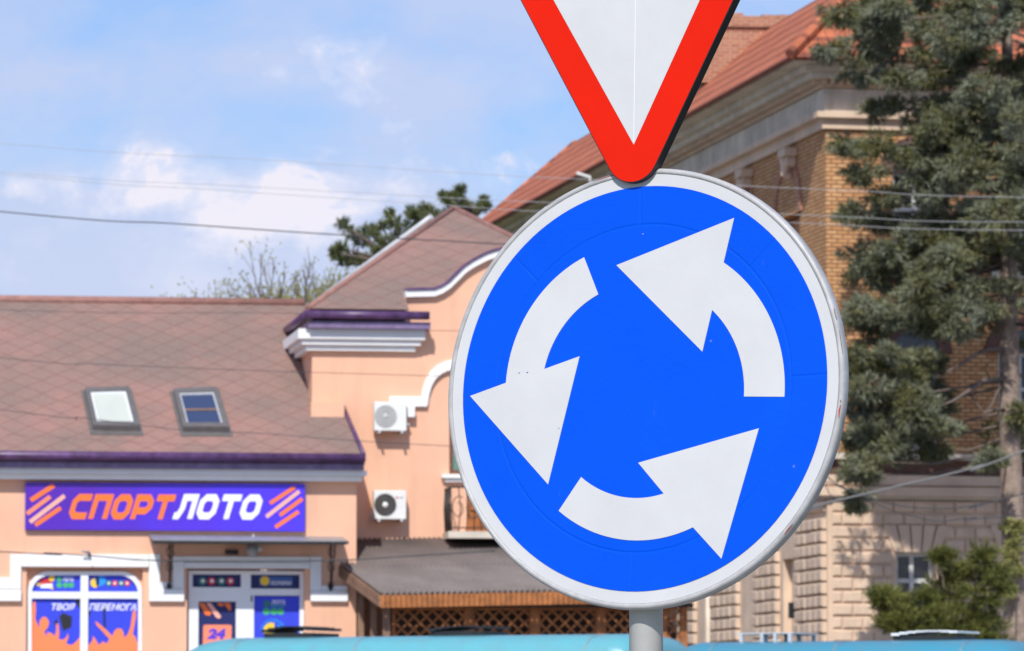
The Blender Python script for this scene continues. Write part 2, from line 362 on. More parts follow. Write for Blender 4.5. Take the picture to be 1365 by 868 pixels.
M['pole'] = mat('galvanised_pole', (.50,.50,.475), .5, .12, 9, metal=.15, bmp=.1, bscale=60, dist=.001, stain=.25)
def foliage(name, a, b_, c_, scale=1.3):
    m, t, b = new_mat(name); o = objn(t)
    f = noise(t, o, scale, 4, .6); c = mix(t, ramp(t, f, .38, .62), a, b_)
    c = mix(t, ramp(t, noise(t, o, 9, 3), .55, .7), c, c_)
    t.links.new(c, b.inputs['Base Color']); b.inputs['Roughness'].default_value = .7; b.inputs['Specular IOR Level'].default_value = .3; return m
M['spruce'] = foliage('spruce_needles', (.15,.15,.05), (.21,.23,.16), (.33,.345,.27), 1.1)
M['juniper'] = foliage('juniper_needles', (.075,.09,.022), (.16,.17,.038), (.24,.24,.06), 1.2)
M['pine'] = foliage('pine_needles', (.08,.105,.04), (.14,.16,.055), (.2,.21,.08))
M['bud'] = foliage('spring_buds', (.24,.25,.08), (.34,.33,.12), (.30,.27,.14))
M['grass'] = foliage('grass_ground', (.05,.075,.02), (.08,.10,.03), (.1,.09,.05), .5)
M['asphalt'] = mat('asphalt', (.05,.05,.052), .9, .25, .6, bmp=.5, bscale=60)
M['paving'] = mat('paving', (.25,.24,.23), .9, .15, 1.1, bmp=.3)
M['kerbstone'] = mat('kerbstone', (.35,.34,.33), .9, .15, 2)
M['roadpaint'] = mat('road_paint', (.7,.7,.68), .7, .1, 4)
def car_paint(name, col):
    m, t, b = new_mat(name); c = mix(t, ramp(t, noise(t, objn(t), 3.5, 9, .7), .4, .7), col, tuple(x*.75+.05 for x in col))
    t.links.new(c, b.inputs['Base Color']); b.inputs['Roughness'].default_value = .35; b.inputs['Coat Weight'].default_value = .35; return m
M['bus_cyan'] = car_paint('cyan_bus_paint', (.12,.42,.49)); M['bus_shaded'] = car_paint('shaded_cyan_bus_paint', (.05,.28,.40))  # second paint darker: weaker light on that bus put into its colour

# ------------------------------------------------------------------ ground, road, pavement
def gz(y): 
    t = min(1, max(0, (y-68)/24)); return 1.2*t*t*(3-2*t)
def strip(x0, x1, y0, y1, dz, n=24):
    m = MB()
    for i in range(n):
        a, b = y0+(y1-y0)*i/n, y0+(y1-y0)*(i+1)/n
        m.face([(x0,a,gz(a)+dz),(x1,a,gz(a)+dz),(x1,b,gz(b)+dz),(x0,b,gz(b)+dz)])
    return m
g = MB()
ys = [-300, -60, 0, 66] + [68+i*1.5 for i in range(17)] + [160, 400, 3000]
for a, b in zip(ys, ys[1:]): g.face([(-2500,a,gz(a)),(2500,a,gz(a)),(2500,b,gz(b)),(-2500,b,gz(b))])
struct('ground', g, M['grass'])
struct('road', strip(-120, 120, 12, 66, .004, 1), M['asphalt'])
struct('pavement', strip(-120, 120, 66.15, 140, .12, 60), M['paving'])
k = MB(); k.box(-120, 120, 66, 66.15, 0, .13); struct('kerb', k, M['kerbstone'])
k = MB()
for i in range(-12, 13): k.box(i*6, i*6+3, 38, 38.14, .006, .008)
struct('lane_markings', k, M['roadpaint'])
isl = MB(); isl.lathe([(2.6,.0),(2.6,.13),(2.45,.14),(2.45,.11),(0,.11)], 48, (.2, 8.4), 'z', False); struct('traffic_island', isl, M['kerbstone'])

# ------------------------------------------------------------------ road signs (near, in focus)
TH, LEAN = R(28.36), R(3.42); RB = .3237
n_ = Vector((-math.sin(TH)*math.cos(LEAN), -math.cos(TH)*math.cos(LEAN), math.sin(LEAN))).normalized()
u_ = Vector((math.cos(TH), -math.sin(TH), 0)); v_ = n_.cross(u_); v_ = v_ if v_.z > 0 else -v_
c_ = Vector((.63634*RB, 25.6657*RB, EYE+1.73253*RB))
SF = FreeFrame(c_, u_, -n_, v_)                            # y grows away from the viewer
pole_c = SF.w((.0, .062, 0)); PR = .0268
pole_x = (860.5-682.5)/FPX*pole_c.y
p = thing('sign_pole', 'round grey steel pole standing behind the two road signs', 'pole', (pole_x, pole_c.y, .11))
lt = math.tan(LEAN)/math.cos(TH)                     # the post leans back a little, with its signs
PF = FreeFrame((pole_x, pole_c.y-lt*c_.z, 0), (1,0,0), (0,1,0), Vector((0,lt,1)).normalized())
m = MB(PF); m.lathe([(0,-.1),(PR,-.1),(PR,3.14),(PR*.9,3.15),(0,3.15)], 40, (0, 0), 'z'); build('tube', m, M['pole'], p)
for zz in (c_.z-.22, c_.z+.22, c_.z+.5, c_.z+.8):
    m = MB(PF); m.lathe([(PR+.0005,zz-.014),(PR+.005,zz-.014),(PR+.005,zz+.014),(PR+.0005,zz+.014)], 32, (0, 0), 'z')
    m.box(-.012, .012, PR+.004, PR+.02, zz-.012, zz+.012); build('clamp', m, M['dark_metal'], p)
p = thing('roundabout_sign', 'round blue roundabout sign with three white arrows and white rim', 'road sign', c_)
m = MB(SF); m.lathe([(0,.0004),(.343,.0004)], 128); build('white_backing', m, M['film_white'], p)
m = MB(SF); m.lathe([(.3432,.0006),(.3445,-.0012),(.348,-.0018),(.3512,.0004),(.3525,.004),(.3525,.017),(.350,.021),(.340,.022),(.338,.018),(.338,.006),(0,.006)], 160); build('rim', m, M['rim'], p)
m = MB(SF); m.lathe([(0,-.0004),(RB,-.0004)], 128); build('blue_face', m, M['film_blue'], p)
def crom(P, n=8):
    P = [Vector((*q, 0)) for q in P]; P = [P[0]*2-P[1]] + P + [P[-1]*2-P[-2]]; o = []
    for i in range(1, len(P)-2):
        for k in range(n):
            t = k/n; a, b, c, d = P[i-1:i+3]
            q = .5*((2*b) + (c-a)*t + (2*a-5*b+4*c-d)*t*t + (3*b-a-3*c+d)*t**3); o.append((q.x, q.y))
    o.append((P[-2].x, P[-2].y)); return o
def circ_fit(pts, n=26):
    # circular arc (in the sign's own plane) through first and last point, radius by least squares of the rest
    A = np.array([[2*x, 2*y, 1] for x, y in pts]); bb = np.array([x*x+y*y for x, y in pts]); s = np.linalg.lstsq(A, bb, rcond=None)[0]
    cx, cy = s[0], s[1]; a0 = math.atan2(pts[0][1]-cy, pts[0][0]-cx); a1 = math.atan2(pts[-1][1]-cy, pts[-1][0]-cx)
    d = (a1-a0+math.pi) % (2*math.pi)-math.pi; r0 = math.hypot(pts[0][0]-cx, pts[0][1]-cy); r1 = math.hypot(pts[-1][0]-cx, pts[-1][1]-cy)
    return [(cx+(r0+(r1-r0)*k/n)*math.cos(a0+d*k/n), cy+(r0+(r1-r0)*k/n)*math.sin(a0+d*k/n)) for k in range(n+1)]
arrows = [  # head (side, tip, side), outer arc from head to tail, inner arc from tail to head
 ([(936.6,469),(822,353.7),(979,290.6)], [(965,350),(998,379),(1024.7,420),(1040.5,461.5),(1046,495),(1046,529)], [(992,528.7),(990,495),(980.6,458),(965,432),(949.6,413.4)]),
 ([(773,475),(731,646),(627,528)], [(674.7,510.4),(680,483),(687,456),(702,420),(735,375),(779,343)], [(798,392.5),(763,420),(748,440),(735.5,463),(726,492)]),
 ([(851,617),(1012,571),(962,745)], [(924,703),(894,714),(841,720),(791,710),(766,697),(745,681)], [(775,636),(797,651),(823,661),(857.5,664),(885,658)]),
]
for head, oa, ia in arrows:
    H_ = [SF.hit(*q) for q in head]; O_ = circ_fit([SF.hit(*q) for q in oa]); I_ = circ_fit([SF.hit(*q) for q in ia])
    m = MB(SF); y = -.0010
    # shaft as a strip of quads, head as one polygon sharing its edge
    nq = len(O_)-1
    for k in range(nq):
        a, b_, c, d = O_[k], O_[k+1], I_[nq-k-1], I_[nq-k]
        m.face([(a[0],y,a[1]),(b_[0],y,b_[1]),(c[0],y,c[1]),(d[0],y,d[1])])
    poly = [H_[0], H_[1], H_[2], O_[0], I_[-1]]
    m.face([(q[0],y,q[1]) for q in poly]); build('arrow', m, M['film_white'], p)
# small damage: chips in the film and red scrapes on the rim where older paint shows
def chip(px, py, rx, ry, mt, nm='film_chip', y=-.0016):
    cx, cz = SF.hit(px, py, y); m = MB(SF); n = 7
    m.face([(cx+rx*(.7+.5*random.random())*math.cos(6.283*k/n), y, cz+ry*(.7+.5*random.random())*math.sin(6.283*k/n)) for k in range(n)]); build(nm, m, mt, p)
M['chip_blue'] = mat('faded_blue_film', (.05,.10,.35), .6, .2, 200); M['scrape'] = mat('old_red_paint', (.42,.06,.05), .5, .3, 300, bmp=0); M['grime'] = mat('grime', (.22,.20,.17), .8, .3, 200)
for q in ((692,497,.0016,.0009),(703,496.5,.0018,.0009),(698,494.5,.0006,.0004)): chip(*q, M['chip_blue'])
chip(745, 571, .0009, .0012, M['grime'], 'grime_speck'); chip(988, 331, .0006, .0006, M['grime'], 'grime_speck'); chip(857, 312, .0016, .0006, M['film_white'])
for a0, a1, rr_, w_, mt in ((-9.5,-6.2,.3503,.0022,'scrape'),(-5.6,-5.0,.3500,.0012,'scrape'),(7,13,.3524,.0008,'grime'),(-43,-39.5,.3503,.0014,'scrape'),(16,19,.3524,.0012,'grime'),(99,106,.3505,.0010,'scrape'),(118,121,.3503,.0006,'grime')):
    m = MB(SF); n = 6
    for k in range(n):
        b0, b1 = R(a0+(a1-a0)*k/n), R(a0+(a1-a0)*(k+1)/n); w0, w1 = w_*math.sin(math.pi*(k+.05)/(n+.1))+.0002, w_*math.sin(math.pi*(k+1.05)/(n+.1))+.0002; y = -.0021
        m.face([((rr_-w0)*math.cos(b0),y,(rr_-w0)*math.sin(b0)),((rr_-w1)*math.cos(b1),y,(rr_-w1)*math.sin(b1)),(rr_*math.cos(b1),y+.0012,rr_*math.sin(b1)),(rr_*math.cos(b0),y+.0012,rr_*math.sin(b0))])
    build('paint_scrape', m, M[mt], p)
# yield sign above, its point lapping over the disc
TF = FreeFrame(SF.w((0,-.012,0)), u_, -n_, v_)
tp = thing('yield_sign', 'inverted triangular white sign with broad red border, point overlapping round sign', 'road sign', TF.w((0,0,.35)))
def line(p, q): return (p, (q[0]-p[0], q[1]-p[1]))
def isect(l1, l2):
    (x1,y1),(dx1,dy1) = l1; (x2,y2),(dx2,dy2) = l2; t = ((x2-x1)*dy2-(y2-y1)*dx2)/(dx1*dy2-dy1*dx2); return (x1+t*dx1, y1+t*dy1)
oL = line(TF.hit(815,231.6), TF.hit(693.4,0)); oR = line(TF.hit(873.8,221), TF.hit(978,0))
iA = TF.hit(845,193); iL = line(iA, TF.hit(738,0)); iR = line(iA, TF.hit(933,0))
apx = isect(oL, oR); vt = apx[1]+.80
top = ((0, vt), (1, 0)); topi = ((0, vt-.075), (1, 0))
tri = [apx, isect(oR, top), isect(oL, top)]
def rounded(poly, rads, n=10):
    o = []
    for i, q in enumerate(poly):
        q = Vector(q); a = (Vector(poly[i-1])-q).normalized(); b = (Vector(poly[(i+1) % len(poly)])-q).normalized()
        ang = a.angle(b); d = rads[i]/math.tan(ang/2); c = q+(a+b).normalized()*(rads[i]/math.sin(ang/2)); s, e = q+a*d-c, q+b*d-c
        t0 = math.atan2(s.y, s.x); t1 = math.atan2(e.y, e.x); dt = (t1-t0+math.pi) % (2*math.pi)-math.pi
        o += [(c.x+rads[i]*math.cos(t0+dt*k/n), c.y+rads[i]*math.sin(t0+dt*k/n)) for k in range(n+1)]
    return o
bot = TF.hit(845, 243.5)[1]; ang = Vector(oR[1]).angle(Vector(oL[1])); rr = (bot-apx[1])/(1/math.sin(ang/2)-1)
T = rounded(tri, [rr, .04, .04])
def inset(P, d):
    o = []; n = len(P)
    for i in range(n):
        a, b, c = Vector(P[i-1]), Vector(P[i]), Vector(P[(i+1) % n]); e1 = (b-a).normalized(); e2 = (c-b).normalized()
        nn = Vector((-(e1+e2).y, (e1+e2).x)).normalized(); o.append((b.x+nn.x*d, b.y+nn.y*d))
    return o
m = MB(TF); m.face([(q[0],0,q[1]) for q in inset(T, .0016)])
build('red_border', m, M['film_red'], tp)
m = MB(TF); m.prism(T, .0003, .021); build('plate', m, M['black'], tp, .0006, 1)  # edge painted black to stand for the plate's shadow side
iT = [iA, isect(iR, topi), isect(iL, topi)]
m = MB(TF); mid = TF.hit(847.5, 0); mm = isect(line(iA, mid), topi)
m.face([(q[0],-.0005,q[1]) for q in (iA, iT[1], mm)]); m.face([(q[0],-.0006,q[1]) for q in (iA, mm, iT[2])]); build('white_panel', m, M['film_white'], tp, weld=False)
a = Vector((iA[0], -.0009, iA[1])); b = Vector((mm[0], -.0009, mm[1])); m = MB(TF)
m.face([(a.x-.0005,a.y,a.z+.004),(a.x+.0005,a.y,a.z+.004),(b.x+.0005,b.y,b.z),(b.x-.0005,b.y,b.z)]); build('film_seam', m, M['white_trim'], tp)

# ------------------------------------------------------------------ shop building (frame A) and gabled house (frame B)
def org(px, depth): return ((px-682.5)/FPX*depth, depth)
A = Frame(org(475, 100), 8)
B = Frame(A.w((0, 1.5, 0))[:2], 8)
def hA(px, py, y=0): return A.hit(px, py, y)
def facade(mb, x0, x1, z0, z1, holes=(), rec=.25):
    xs = sorted({x0, x1} | {h[i] for h in holes for i in (0,1)}); zs = sorted({z0, z1} | {h[i] for h in holes for i in (2,3)})
    xs = [x for x in xs if x0 <= x <= x1]; zs = [z for z in zs if z0 <= z <= z1]
    for a, b in zip(xs, xs[1:]):
        for c, d in zip(zs, zs[1:]):
            if any(h[0]-1e-6 <= a and b <= h[1]+1e-6 and h[2]-1e-6 <= c and d <= h[3]+1e-6 for h in holes): continue
            mb.face([(a,0,c),(b,0,c),(b,0,d),(a,0,d)])
    for h in holes:
        a, b, c, d = h[:4]; r = h[4] if len(h) > 4 else rec
        mb.face([(a,0,c),(a,r,c),(a,r,d),(a,0,d)]); mb.face([(b,0,c),(b,0,d),(b,r,d),(b,r,c)])
        mb.face([(a,0,d),(a,r,d),(b,r,d),(b,0,d)]); mb.face([(a,0,c),(b,0,c),(b,r,c),(a,r,c)])
    return mb
def rect(F, x0, y0, x1, y1, yy=0):             # photo rectangle -> (x0,x1,z0,z1) in the frame's plane
    a = F.hit(x0, (y0+y1)/2, yy)[0]; b = F.hit(x1, (y0+y1)/2, yy)[0]; xm = (x0+x1)/2
    return (a, b, F.hit(xm, y1, yy)[1], F.hit(xm, y0, yy)[1])
GZ = 1.0
shop = thing('shop_building', 'low peach shop wing with diamond shingle roof, purple gutter and two skylights', 'building', A.w((-4,0,GZ)))
XL = hA(-330, 600)[0]
z_top = hA(240, 628)[1]
holes = [(*rect(A, 35, 758, 190, 905), .16), (*rect(A, 249, 758, 406, 960), .3)]
m = facade(MB(A), XL, 0, GZ-.3, z_top, holes)
m.face([(0,0,GZ-.3),(0,1.5,GZ-.3),(0,1.5,z_top+.3),(0,0,z_top+.3)]); m.face([(XL,0,GZ-.3),(XL,9,GZ-.3),(XL,9,z_top),(XL,0,z_top)])
m.face([(XL,9,GZ-.3),(-1,9,GZ-.3),(-1,9,z_top),(XL,9,z_top)])
build('wall', m, M['peach'], shop)
# roof plane: eave 0.5 m out, through the pixel rows of eave and B-wall junction
ez = A.hit(240, 606, -.5)[1]; jz = A.hit(438, 543, 1.5)[1]; SL = (jz-ez)/2.0
rp = A.w((0,-.5,ez)); rn = (A.X.cross(A.Y + A.Z*SL)).normalized()
up = (A.Y+A.Z*SL).normalized()
def onroof(px, py, lift=0):
    q = on_plane(px, py, rp+rn*lift, rn) - A.o; return (q.dot(A.X), q.dot(A.Y), q.z)
def ruv(q): return (q[0], (q[1]+.5)*math.sqrt(1+SL*SL))
yr = onroof(200, 403)[1]; zr = ez+SL*(yr+.5)
skew = -.16
pe = onroof(484.5, 606); pv = onroof(457, 543)
# eave -> verge -> up inside the taller house -> ridge -> far left
pts = [(XL-.4,-.5,ez), (pe[0],-.5,ez), (pv[0],pv[1],ez+SL*(pv[1]+.5)), (pv[0]-.2, yr, zr), (XL-.4, yr, zr)]
m = MB(A); m.face(pts, uv=[ruv(q) for q in pts])
pts2 = [(XL-.4,yr,zr),(pv[0]-.2,yr,zr),(pv[0]-.2,yr+6,zr-3.1),(XL-.4,yr+6,zr-3.1)]; m.face(pts2, uv=[(q[0], q[1]) for q in pts2])
roofA = build('roof', m, M['shingle'], shop)
md = roofA.modifiers.new('thick', 'SOLIDIFY'); md.thickness = .05; md.offset = -1
m = MB(A); m.tube([(XL-.4,yr,zr+.02),(pv[0]-.3,yr,zr+.02)], .09, 8); build('ridge_cap', m, M['ridge_tile'], roofA)
m = MB(A); q0 = Vector(pts[1])+Vector((0,0,.03)); q1 = Vector(pts[2])+Vector((0,0,.03)); m.tube([q0, q1], .045, 6); build('verge_trim', m, M['purple'], roofA)
# gutter, fascia, cornice
xe = pe[0]
m = MB(A); m.tube([(XL-.4,-.58,ez-.04),(xe+.02,-.58,ez-.04)], .085, 10); m.box(XL-.4, xe+.02, -.5, -.44, ez-.16, ez-.005); build('gutter', m, M['purple'], shop)
zf0, zf1 = A.hit(240, 625, -.42)[1], A.hit(240, 616, -.42)[1]
m = MB(A); m.box(XL-.4, xe+.01, -.47, -.1, zf0, zf1); build('fascia', m, M['lavender'], shop)
zc0, zc1 = A.hit(240, 640, -.22)[1], zf0-.003
m = MB(A); 
m.box(XL-.2, .16, -.36, -.02, (zc0+zc1)/2, zc1); m.box(XL-.2, .08, -.25, -.003, zc0, (zc0+zc1)/2-.003); build('cornice', m, M['white_trim'], shop)
m = MB(A); m.box(A.hit(412, 541, 1.5)[0], A.hit(456, 541, 1.5)[0], 1.1, 1.499, jz-.35, jz+.07); build('ledge', m, M['peach'], shop)
# skylights
def skylight(corners, blind, label):
    q = [Vector(onroof(x, y, .06)) for x, y in corners]               # tl, tr, br, bl outer frame
    nl = Vector((0, 0, 0)); e1 = q[1]-q[0]; e2 = q[3]-q[0]; nl = e2.cross(e1).normalized(); nl = nl if nl.z > 0 else -nl
    def P(a, b, h): return q[0]*(1-a)*(1-b)+q[1]*a*(1-b)+q[2]*a*b+q[3]*(1-a)*b+nl*h
    m = MB(A)
    def bar(a0, a1, b0, b1, h0, h1, mm=None):
        mm = mm or m; c = [P(a0,b0,h0),P(a1,b0,h0),P(a1,b1,h0),P(a0,b1,h0),P(a0,b0,h1),P(a1,b0,h1),P(a1,b1,h1),P(a0,b1,h1)]
        for f in ((0,1,2,3),(4,5,6,7),(0,1,5,4),(1,2,6,5),(2,3,7,6),(3,0,4,7)): mm.face([c[i] for i in f])
    t = .105
    bar(0,1,0,t,-.1,.07); bar(0,1,1-t,1,-.1,.07); bar(0,t,t,1-t,-.1,.07); bar(1-t,1,t,1-t,-.1,.07)
    o = build('skylight', m, M['frame_grey'], shop); o['label'] = label
    m2 = MB(A); bar(-.07,1.07,-.07,1.1,-.12,-.045,m2); build('flashing', m2, M['frame_grey'], o)
    m2 = MB(A); bar(t,1-t,t,1-t,-.02,.02,m2); build('pane', m2, M['curtain'] if blind else M['sky_glass'], o)
    m2 = MB(A); w2 = .035
    bar(t,t+w2,t,1-t,.021,.045,m2); bar(1-t-w2,1-t,t,1-t,.021,.045,m2); bar(t+w2,1-t-w2,t,t+w2,.021,.045,m2)
    build('inner_sash', m2, M['white_pvc'] if blind else M['light_metal'], o)
    if not blind:
        m2 = MB(A); bar(t+w2,1-t-w2,.5,.54,.021,.035,m2); build('lath', m2, M['wood_dull'], o)
skylight([(113,521),(172,519),(186,572),(124,571)], True, 'skylight with a pale blind behind the glass')
skylight([(231,522),(289,520),(305,573),(244,573)], False, 'skylight with dark blue uncovered glass')
# stepped white window surround
def band(rects, F, parent, name='surround'):
    m = MB(F)
    for (x0,y0,x1,y1,o) in rects:
        r = rect(F, x0, y0, x1, y1); m.box(r[0], r[1], -o, -.002, r[2], r[3])
    return build(name, m, M['white_trim'], parent, .006, 1)
H1 = .07
for sx in (0,):
    band([(-300,770,-4,785,H1),(-4,770,13,785,H1),(-300,785.4,28,801,H1+.04),
          (13.4,739,28,785,H1),(28.4,739,198,747,H1),(28.4,747.4,198,756,H1+.035),(198.4,739,213,785,H1),
          (198.4,785.4,245,802,H1+.04),(213.4,776,230,785,H1),
          (230.4,742,245,785,H1),(245.4,742,413,750,H1),(245.4,750.4,413,758,H1+.035),(413.4,742,428,788,H1),(413.4,788.4,463,802,H1+.04),(428.4,781,463,788,H1)], A, shop)
# arched window with advertising film
def hx(F, px, py, y): a = F.hit(px, py, y); return (a[0], a[1])
yw = .12
win = None
def arch_loop(x0, x1, ytop, ybot, r, n=8):
    P = [(x0, ybot), (x0, ytop+r)]
    P += [(x0+r-r*math.cos(math.pi/2*k/n), ytop+r-r*math.sin(math.pi/2*k/n)*1.0) for k in range(1, n+1)]
    P += [(x1-r+r*math.sin(math.pi/2*k/n), ytop+r-r*math.cos(math.pi/2*k/n)) for k in range(0, n+1)]
    P += [(x1, ybot)]
    return P
outer = [hx(A, x, y, yw) for x, y in arch_loop(37, 189, 762, 905, 27)]
inner = [hx(A, x, y, yw) for x, y in arch_loop(42, 184, 767, 900, 25)]
m = MB(A)
for i in range(len(outer)-1):
    a, b, c, d = outer[i], outer[i+1], inner[i+1], inner[i]
    for yy in (yw-.05,): m.face([(q[0],yy,q[1]) for q in (a,b,c,d)])
    m.face([(d[0],yw-.05,d[1]),(c[0],yw-.05,c[1]),(c[0],yw+.03,c[1]),(d[0],yw+.03,d[1])])
    m.face([(a[0],yw-.05,a[1]),(b[0],yw-.05,b[1]),(b[0],yw+.05,b[1]),(a[0],yw+.05,a[1])])
r = rect(A, 107, 766, 117, 900, yw); m.box(r[0], r[1], yw-.055, yw+.03, r[2], r[3])
for xa, xb in ((42,107),(117,184)):
    r = rect(A, xa, 789, xb, 798, yw); m.box(r[0], r[1], yw-.05, yw+.03, r[2], r[3])
win = build('window', m, M['white_pvc'], shop)
m = MB(A); m.face([(q[0], yw+.02, q[1]) for q in [hx(A, x, y, yw) for x, y in arch_loop(39, 187, 764, 903, 26)]]); build('pane', m, M['blue_p'], win)
m = facade(MB(Frame(A.w((0,yw+.04,0))[:2], 8)), *rect(A, 33, 755, 192, 908, yw)); build('recess_panel', m, M['peach'], win)
def polyp(name, F, pts, y, mt, parent):
    m = MB(F); m.face([(q[0], y, q[1]) for q in [F.hit(px, py, y) for px, py in pts]]); return build(name, m, mt, parent)
crowdL = [(42,902),(42,812),(44,803),(47,801),(48,812),(47,825),(52,837),(53,827),(57,822),(62,823),(65.5,829),(64,836),(59,842),(62,849),(63,842),(70,845),(73,848),(75,840),(75,831),(78,832),(79,845),(78,852),(84,853),(88,850),(91,844),(91,850),(88,858),(95,860),(100,857),(107,849),(107,902)]
crowdR = [(117.5,902),(117.5,860),(121,857),(124,852),(123,848),(126,850),(132,860),(137,855),(142,858),(146,852),(137,842),(130,835),(126.5,829),(129,829),(140,838),(150,848),(152,842),(156,838),(162,838),(165,844),(165,850),(170,846),(174,836),(176,822),(177,815),(180,813),(181.5,820),(179,835),(177,846),(180,848),(183.5,858),(183.5,902)]
crowdL = crowdL[::-1]; crowdR = crowdR[::-1]
# dark ball patches
for P_ in ([(79,822),(84,817),(96,822),(95,836),(84,841)], [(100,800),(106.5,798),(106.5,812),(103,808)], [(118,812),(121,816),(118,824)], [(82,798.5),(97,798.5),(90,801)], [(72,829),(76,825),(77,832),(74,834)]):
    polyp('ball_patch', A, P_, yw+.015, M['black'], win)
polyp('ball_seam', A, [(137,808),(140.5,808),(141,838),(138,838)], yw+.015, M['navy_p'], win)
polyp('crowd_print', A, crowdL, yw+.011, M['crowd_p'], win); polyp('crowd_print', A, crowdR, yw+.011, M['crowd_p'], win)
def txt(body, F, x0, y0, x1, y1, y, mt, parent, shear=0, off=0, name='lettering'):
    r = rect(F, x0, y0, x1, y1, y); return text_part(name, body, F, r[0], r[1], r[2], r[3], y, mt, parent, shear, off)
txt('ТВОЯ', A, 69, 804.5, 100, 813.5, yw+.008, M['white_p'], win, .25, .02)
txt('ПЕРЕМОГА', A, 119, 804.5, 181.5, 814, yw+.008, M['white_p'], win, .25, .02)
def dot(F, px, py, rpx, y, mt, parent, name='printed_ball', n=20, a0=0, a1=360):
    cx, cz = F.hit(px, py, y); rr_ = rpx/FPX*F.o.y; m = MB(F)
    P_ = [(cx+rr_*math.cos(R(a0+(a1-a0)*k/n)), y, cz+rr_*math.sin(R(a0+(a1-a0)*k/n))) for k in range(n + (1 if a1-a0 < 360 else 0))]
    m.face(P_); return build(name, m, mt, parent)
polyp('printed_label', A, [(53,780),(53,772),(69,770),(70,777)], yw+.012, M['red_p'], win); polyp('printed_label', A, [(54,784),(54,778.5),(70,778),(70,784)], yw+.012, M['white_p'], win)
dot(A, 69, 771, 4, yw+.011, M['yellow_p'], win); dot(A, 51, 779, 2.4, yw+.011, M['yellow_p'], win); dot(A, 69, 784, 2, yw+.010, M['yellow_p'], win)
for x, y in ((79,772),(79,780),(87.5,780),(95,780)): dot(A, x, y, 3.7, yw+.012, M['green_p'], win)
txt('ЛОТО', A, 84, 769.5, 98, 775, yw+.011, M['white_p'], win, 0, .03)
dot(A, 127, 777, 6.5, yw+.013, M['yellow_p'], win); dot(A, 134, 774, 7, yw+.012, M['sky_p'], win); polyp('printed_mark', A, [(128,770),(131,768),(133,776),(130,784),(128,779)], yw+.010, M['navy_p'], win)
for i, x in enumerate((145,153,161.5,169.5)): dot(A, x, 777.5, 4, yw+.012, M['teal_p'] if i % 2 == 0 else M['red_p'], win); dot(A, x, 777.5, 1.6, yw+.010, M['white_p'], win)
# glazed door
yd = .22
m = MB(A)
def fb(x0,y0,x1,y1,o=.05):
    r = rect(A, x0, y0, x1, y1, yd); m.box(r[0], r[1], yd-o, yd+.03, r[2], r[3])
fb(250.5,761,405,766); fb(250.5,766,256,952); fb(399,766,405,952); fb(321,766,334,785); fb(256,783,321,802); fb(334,785,399,794); fb(321,785,334,802,.052)
fb(256,802,264,952); fb(314,802,336,952,.055); fb(336,794,338,952)
door = build('glazed_door', m, M['white_pvc'], shop)
r = rect(A, 252, 763, 404, 955, yd); m = MB(A); m.box(r[0], r[1], yd+.005, yd+.02, r[2], r[3]); build('pane', m, M['navy_p'], door)
r = rect(A, 338, 795, 399, 935, yd); m = MB(A); m.box(r[0], r[1], yd-.004, yd+.003, r[2], r[3]); build('poster', m, M['blue_p'], door)
for i, x in enumerate((270,282,295,307)):
    dot(A, x, 775, 5.4, yd-.004, M['teal_p'] if i % 2 == 0 else M['red_p'], door); dot(A, x+.5, 774.5, 2.4, yd-.007, M['white_p'], door)
dot(A, 353, 774.5, 6.2, yd-.004, M['yellow_p'], door); r = rect(A, 346, 769, 390, 781, yd); m = MB(A); m.box(r[0], r[1], yd-.001, yd+.003, r[2], r[3]); build('poster', m, sprite('mid_blue_print', (.05,.12,.36)), door)
txt('ЛОТЕРЕЯ', A, 361, 775, 388, 780, yd-.004, M['white_p'], door, 0, .02)
for P_ in ([(265,804),(272,804),(281.5,817),(280,820.5),(274,820)], [(289,804),(297,804),(298,808),(292,808)]): polyp('stripe_print', A, P_[::-1], yd-.006, M['orange_p'], door)
polyp('stripe_print', A, [(275,804),(281,804),(295,822),(292,825),(288,823)][::-1], yd-.006, M['peach_p'], door)
polyp('stripe_print', A, [(298,804),(307,804),(308,812),(306,815)][::-1], yd-.006, M['orange_p'], door)
r = rounded([hx(A, 269, 905, yd), hx(A, 306, 905, yd), hx(A, 309, 833, yd), hx(A, 271, 833, yd)], [.04]*4, 6)
m = MB(A); m.face([(q[0], yd-.006, q[1]) for q in r]); build('price_badge', m, M['salmon_p'], door)
txt('24', A, 276, 838, 301, 852, yd-.009, M['blue24'], door, .2, .06)
dot(A, 356, 805, 4.8, yd-.008, M['teal_p'], door)
for x in (355,365,374): dot(A, x, 815, 4.7, yd-.008, M['green_p'], door)
txt('ЛОТО', A, 362, 800, 380, 805.5, yd-.008, M['white_p'], door, 0, .03)
r = rect(A, 361, 807, 380, 808.5, yd); m = MB(A); m.box(r[0], r[1], yd-.009, yd-.007, r[2], r[3]); build('printed_rule', m, M['green_p'], door)
dot(A, 362, 841, 11, yd-.008, M['yellow_p'], door, 'printed_disc', 20, 70, 290); dot(A, 364, 841, 11, yd-.009, M['sky_p'], door, 'printed_disc', 16, -40, 60)
for i, ch in enumerate('ЛОТОЗАБАВА'):
    a_ = R(165-i*15.5); cx, cy = 364+15.5*math.cos(a_), 842-15.5*math.sin(a_); txt(ch, A, cx-1.9, cy-2.2, cx+1.9, cy+2.2, yd-.009, M['sky_p'], door, 0, .03)
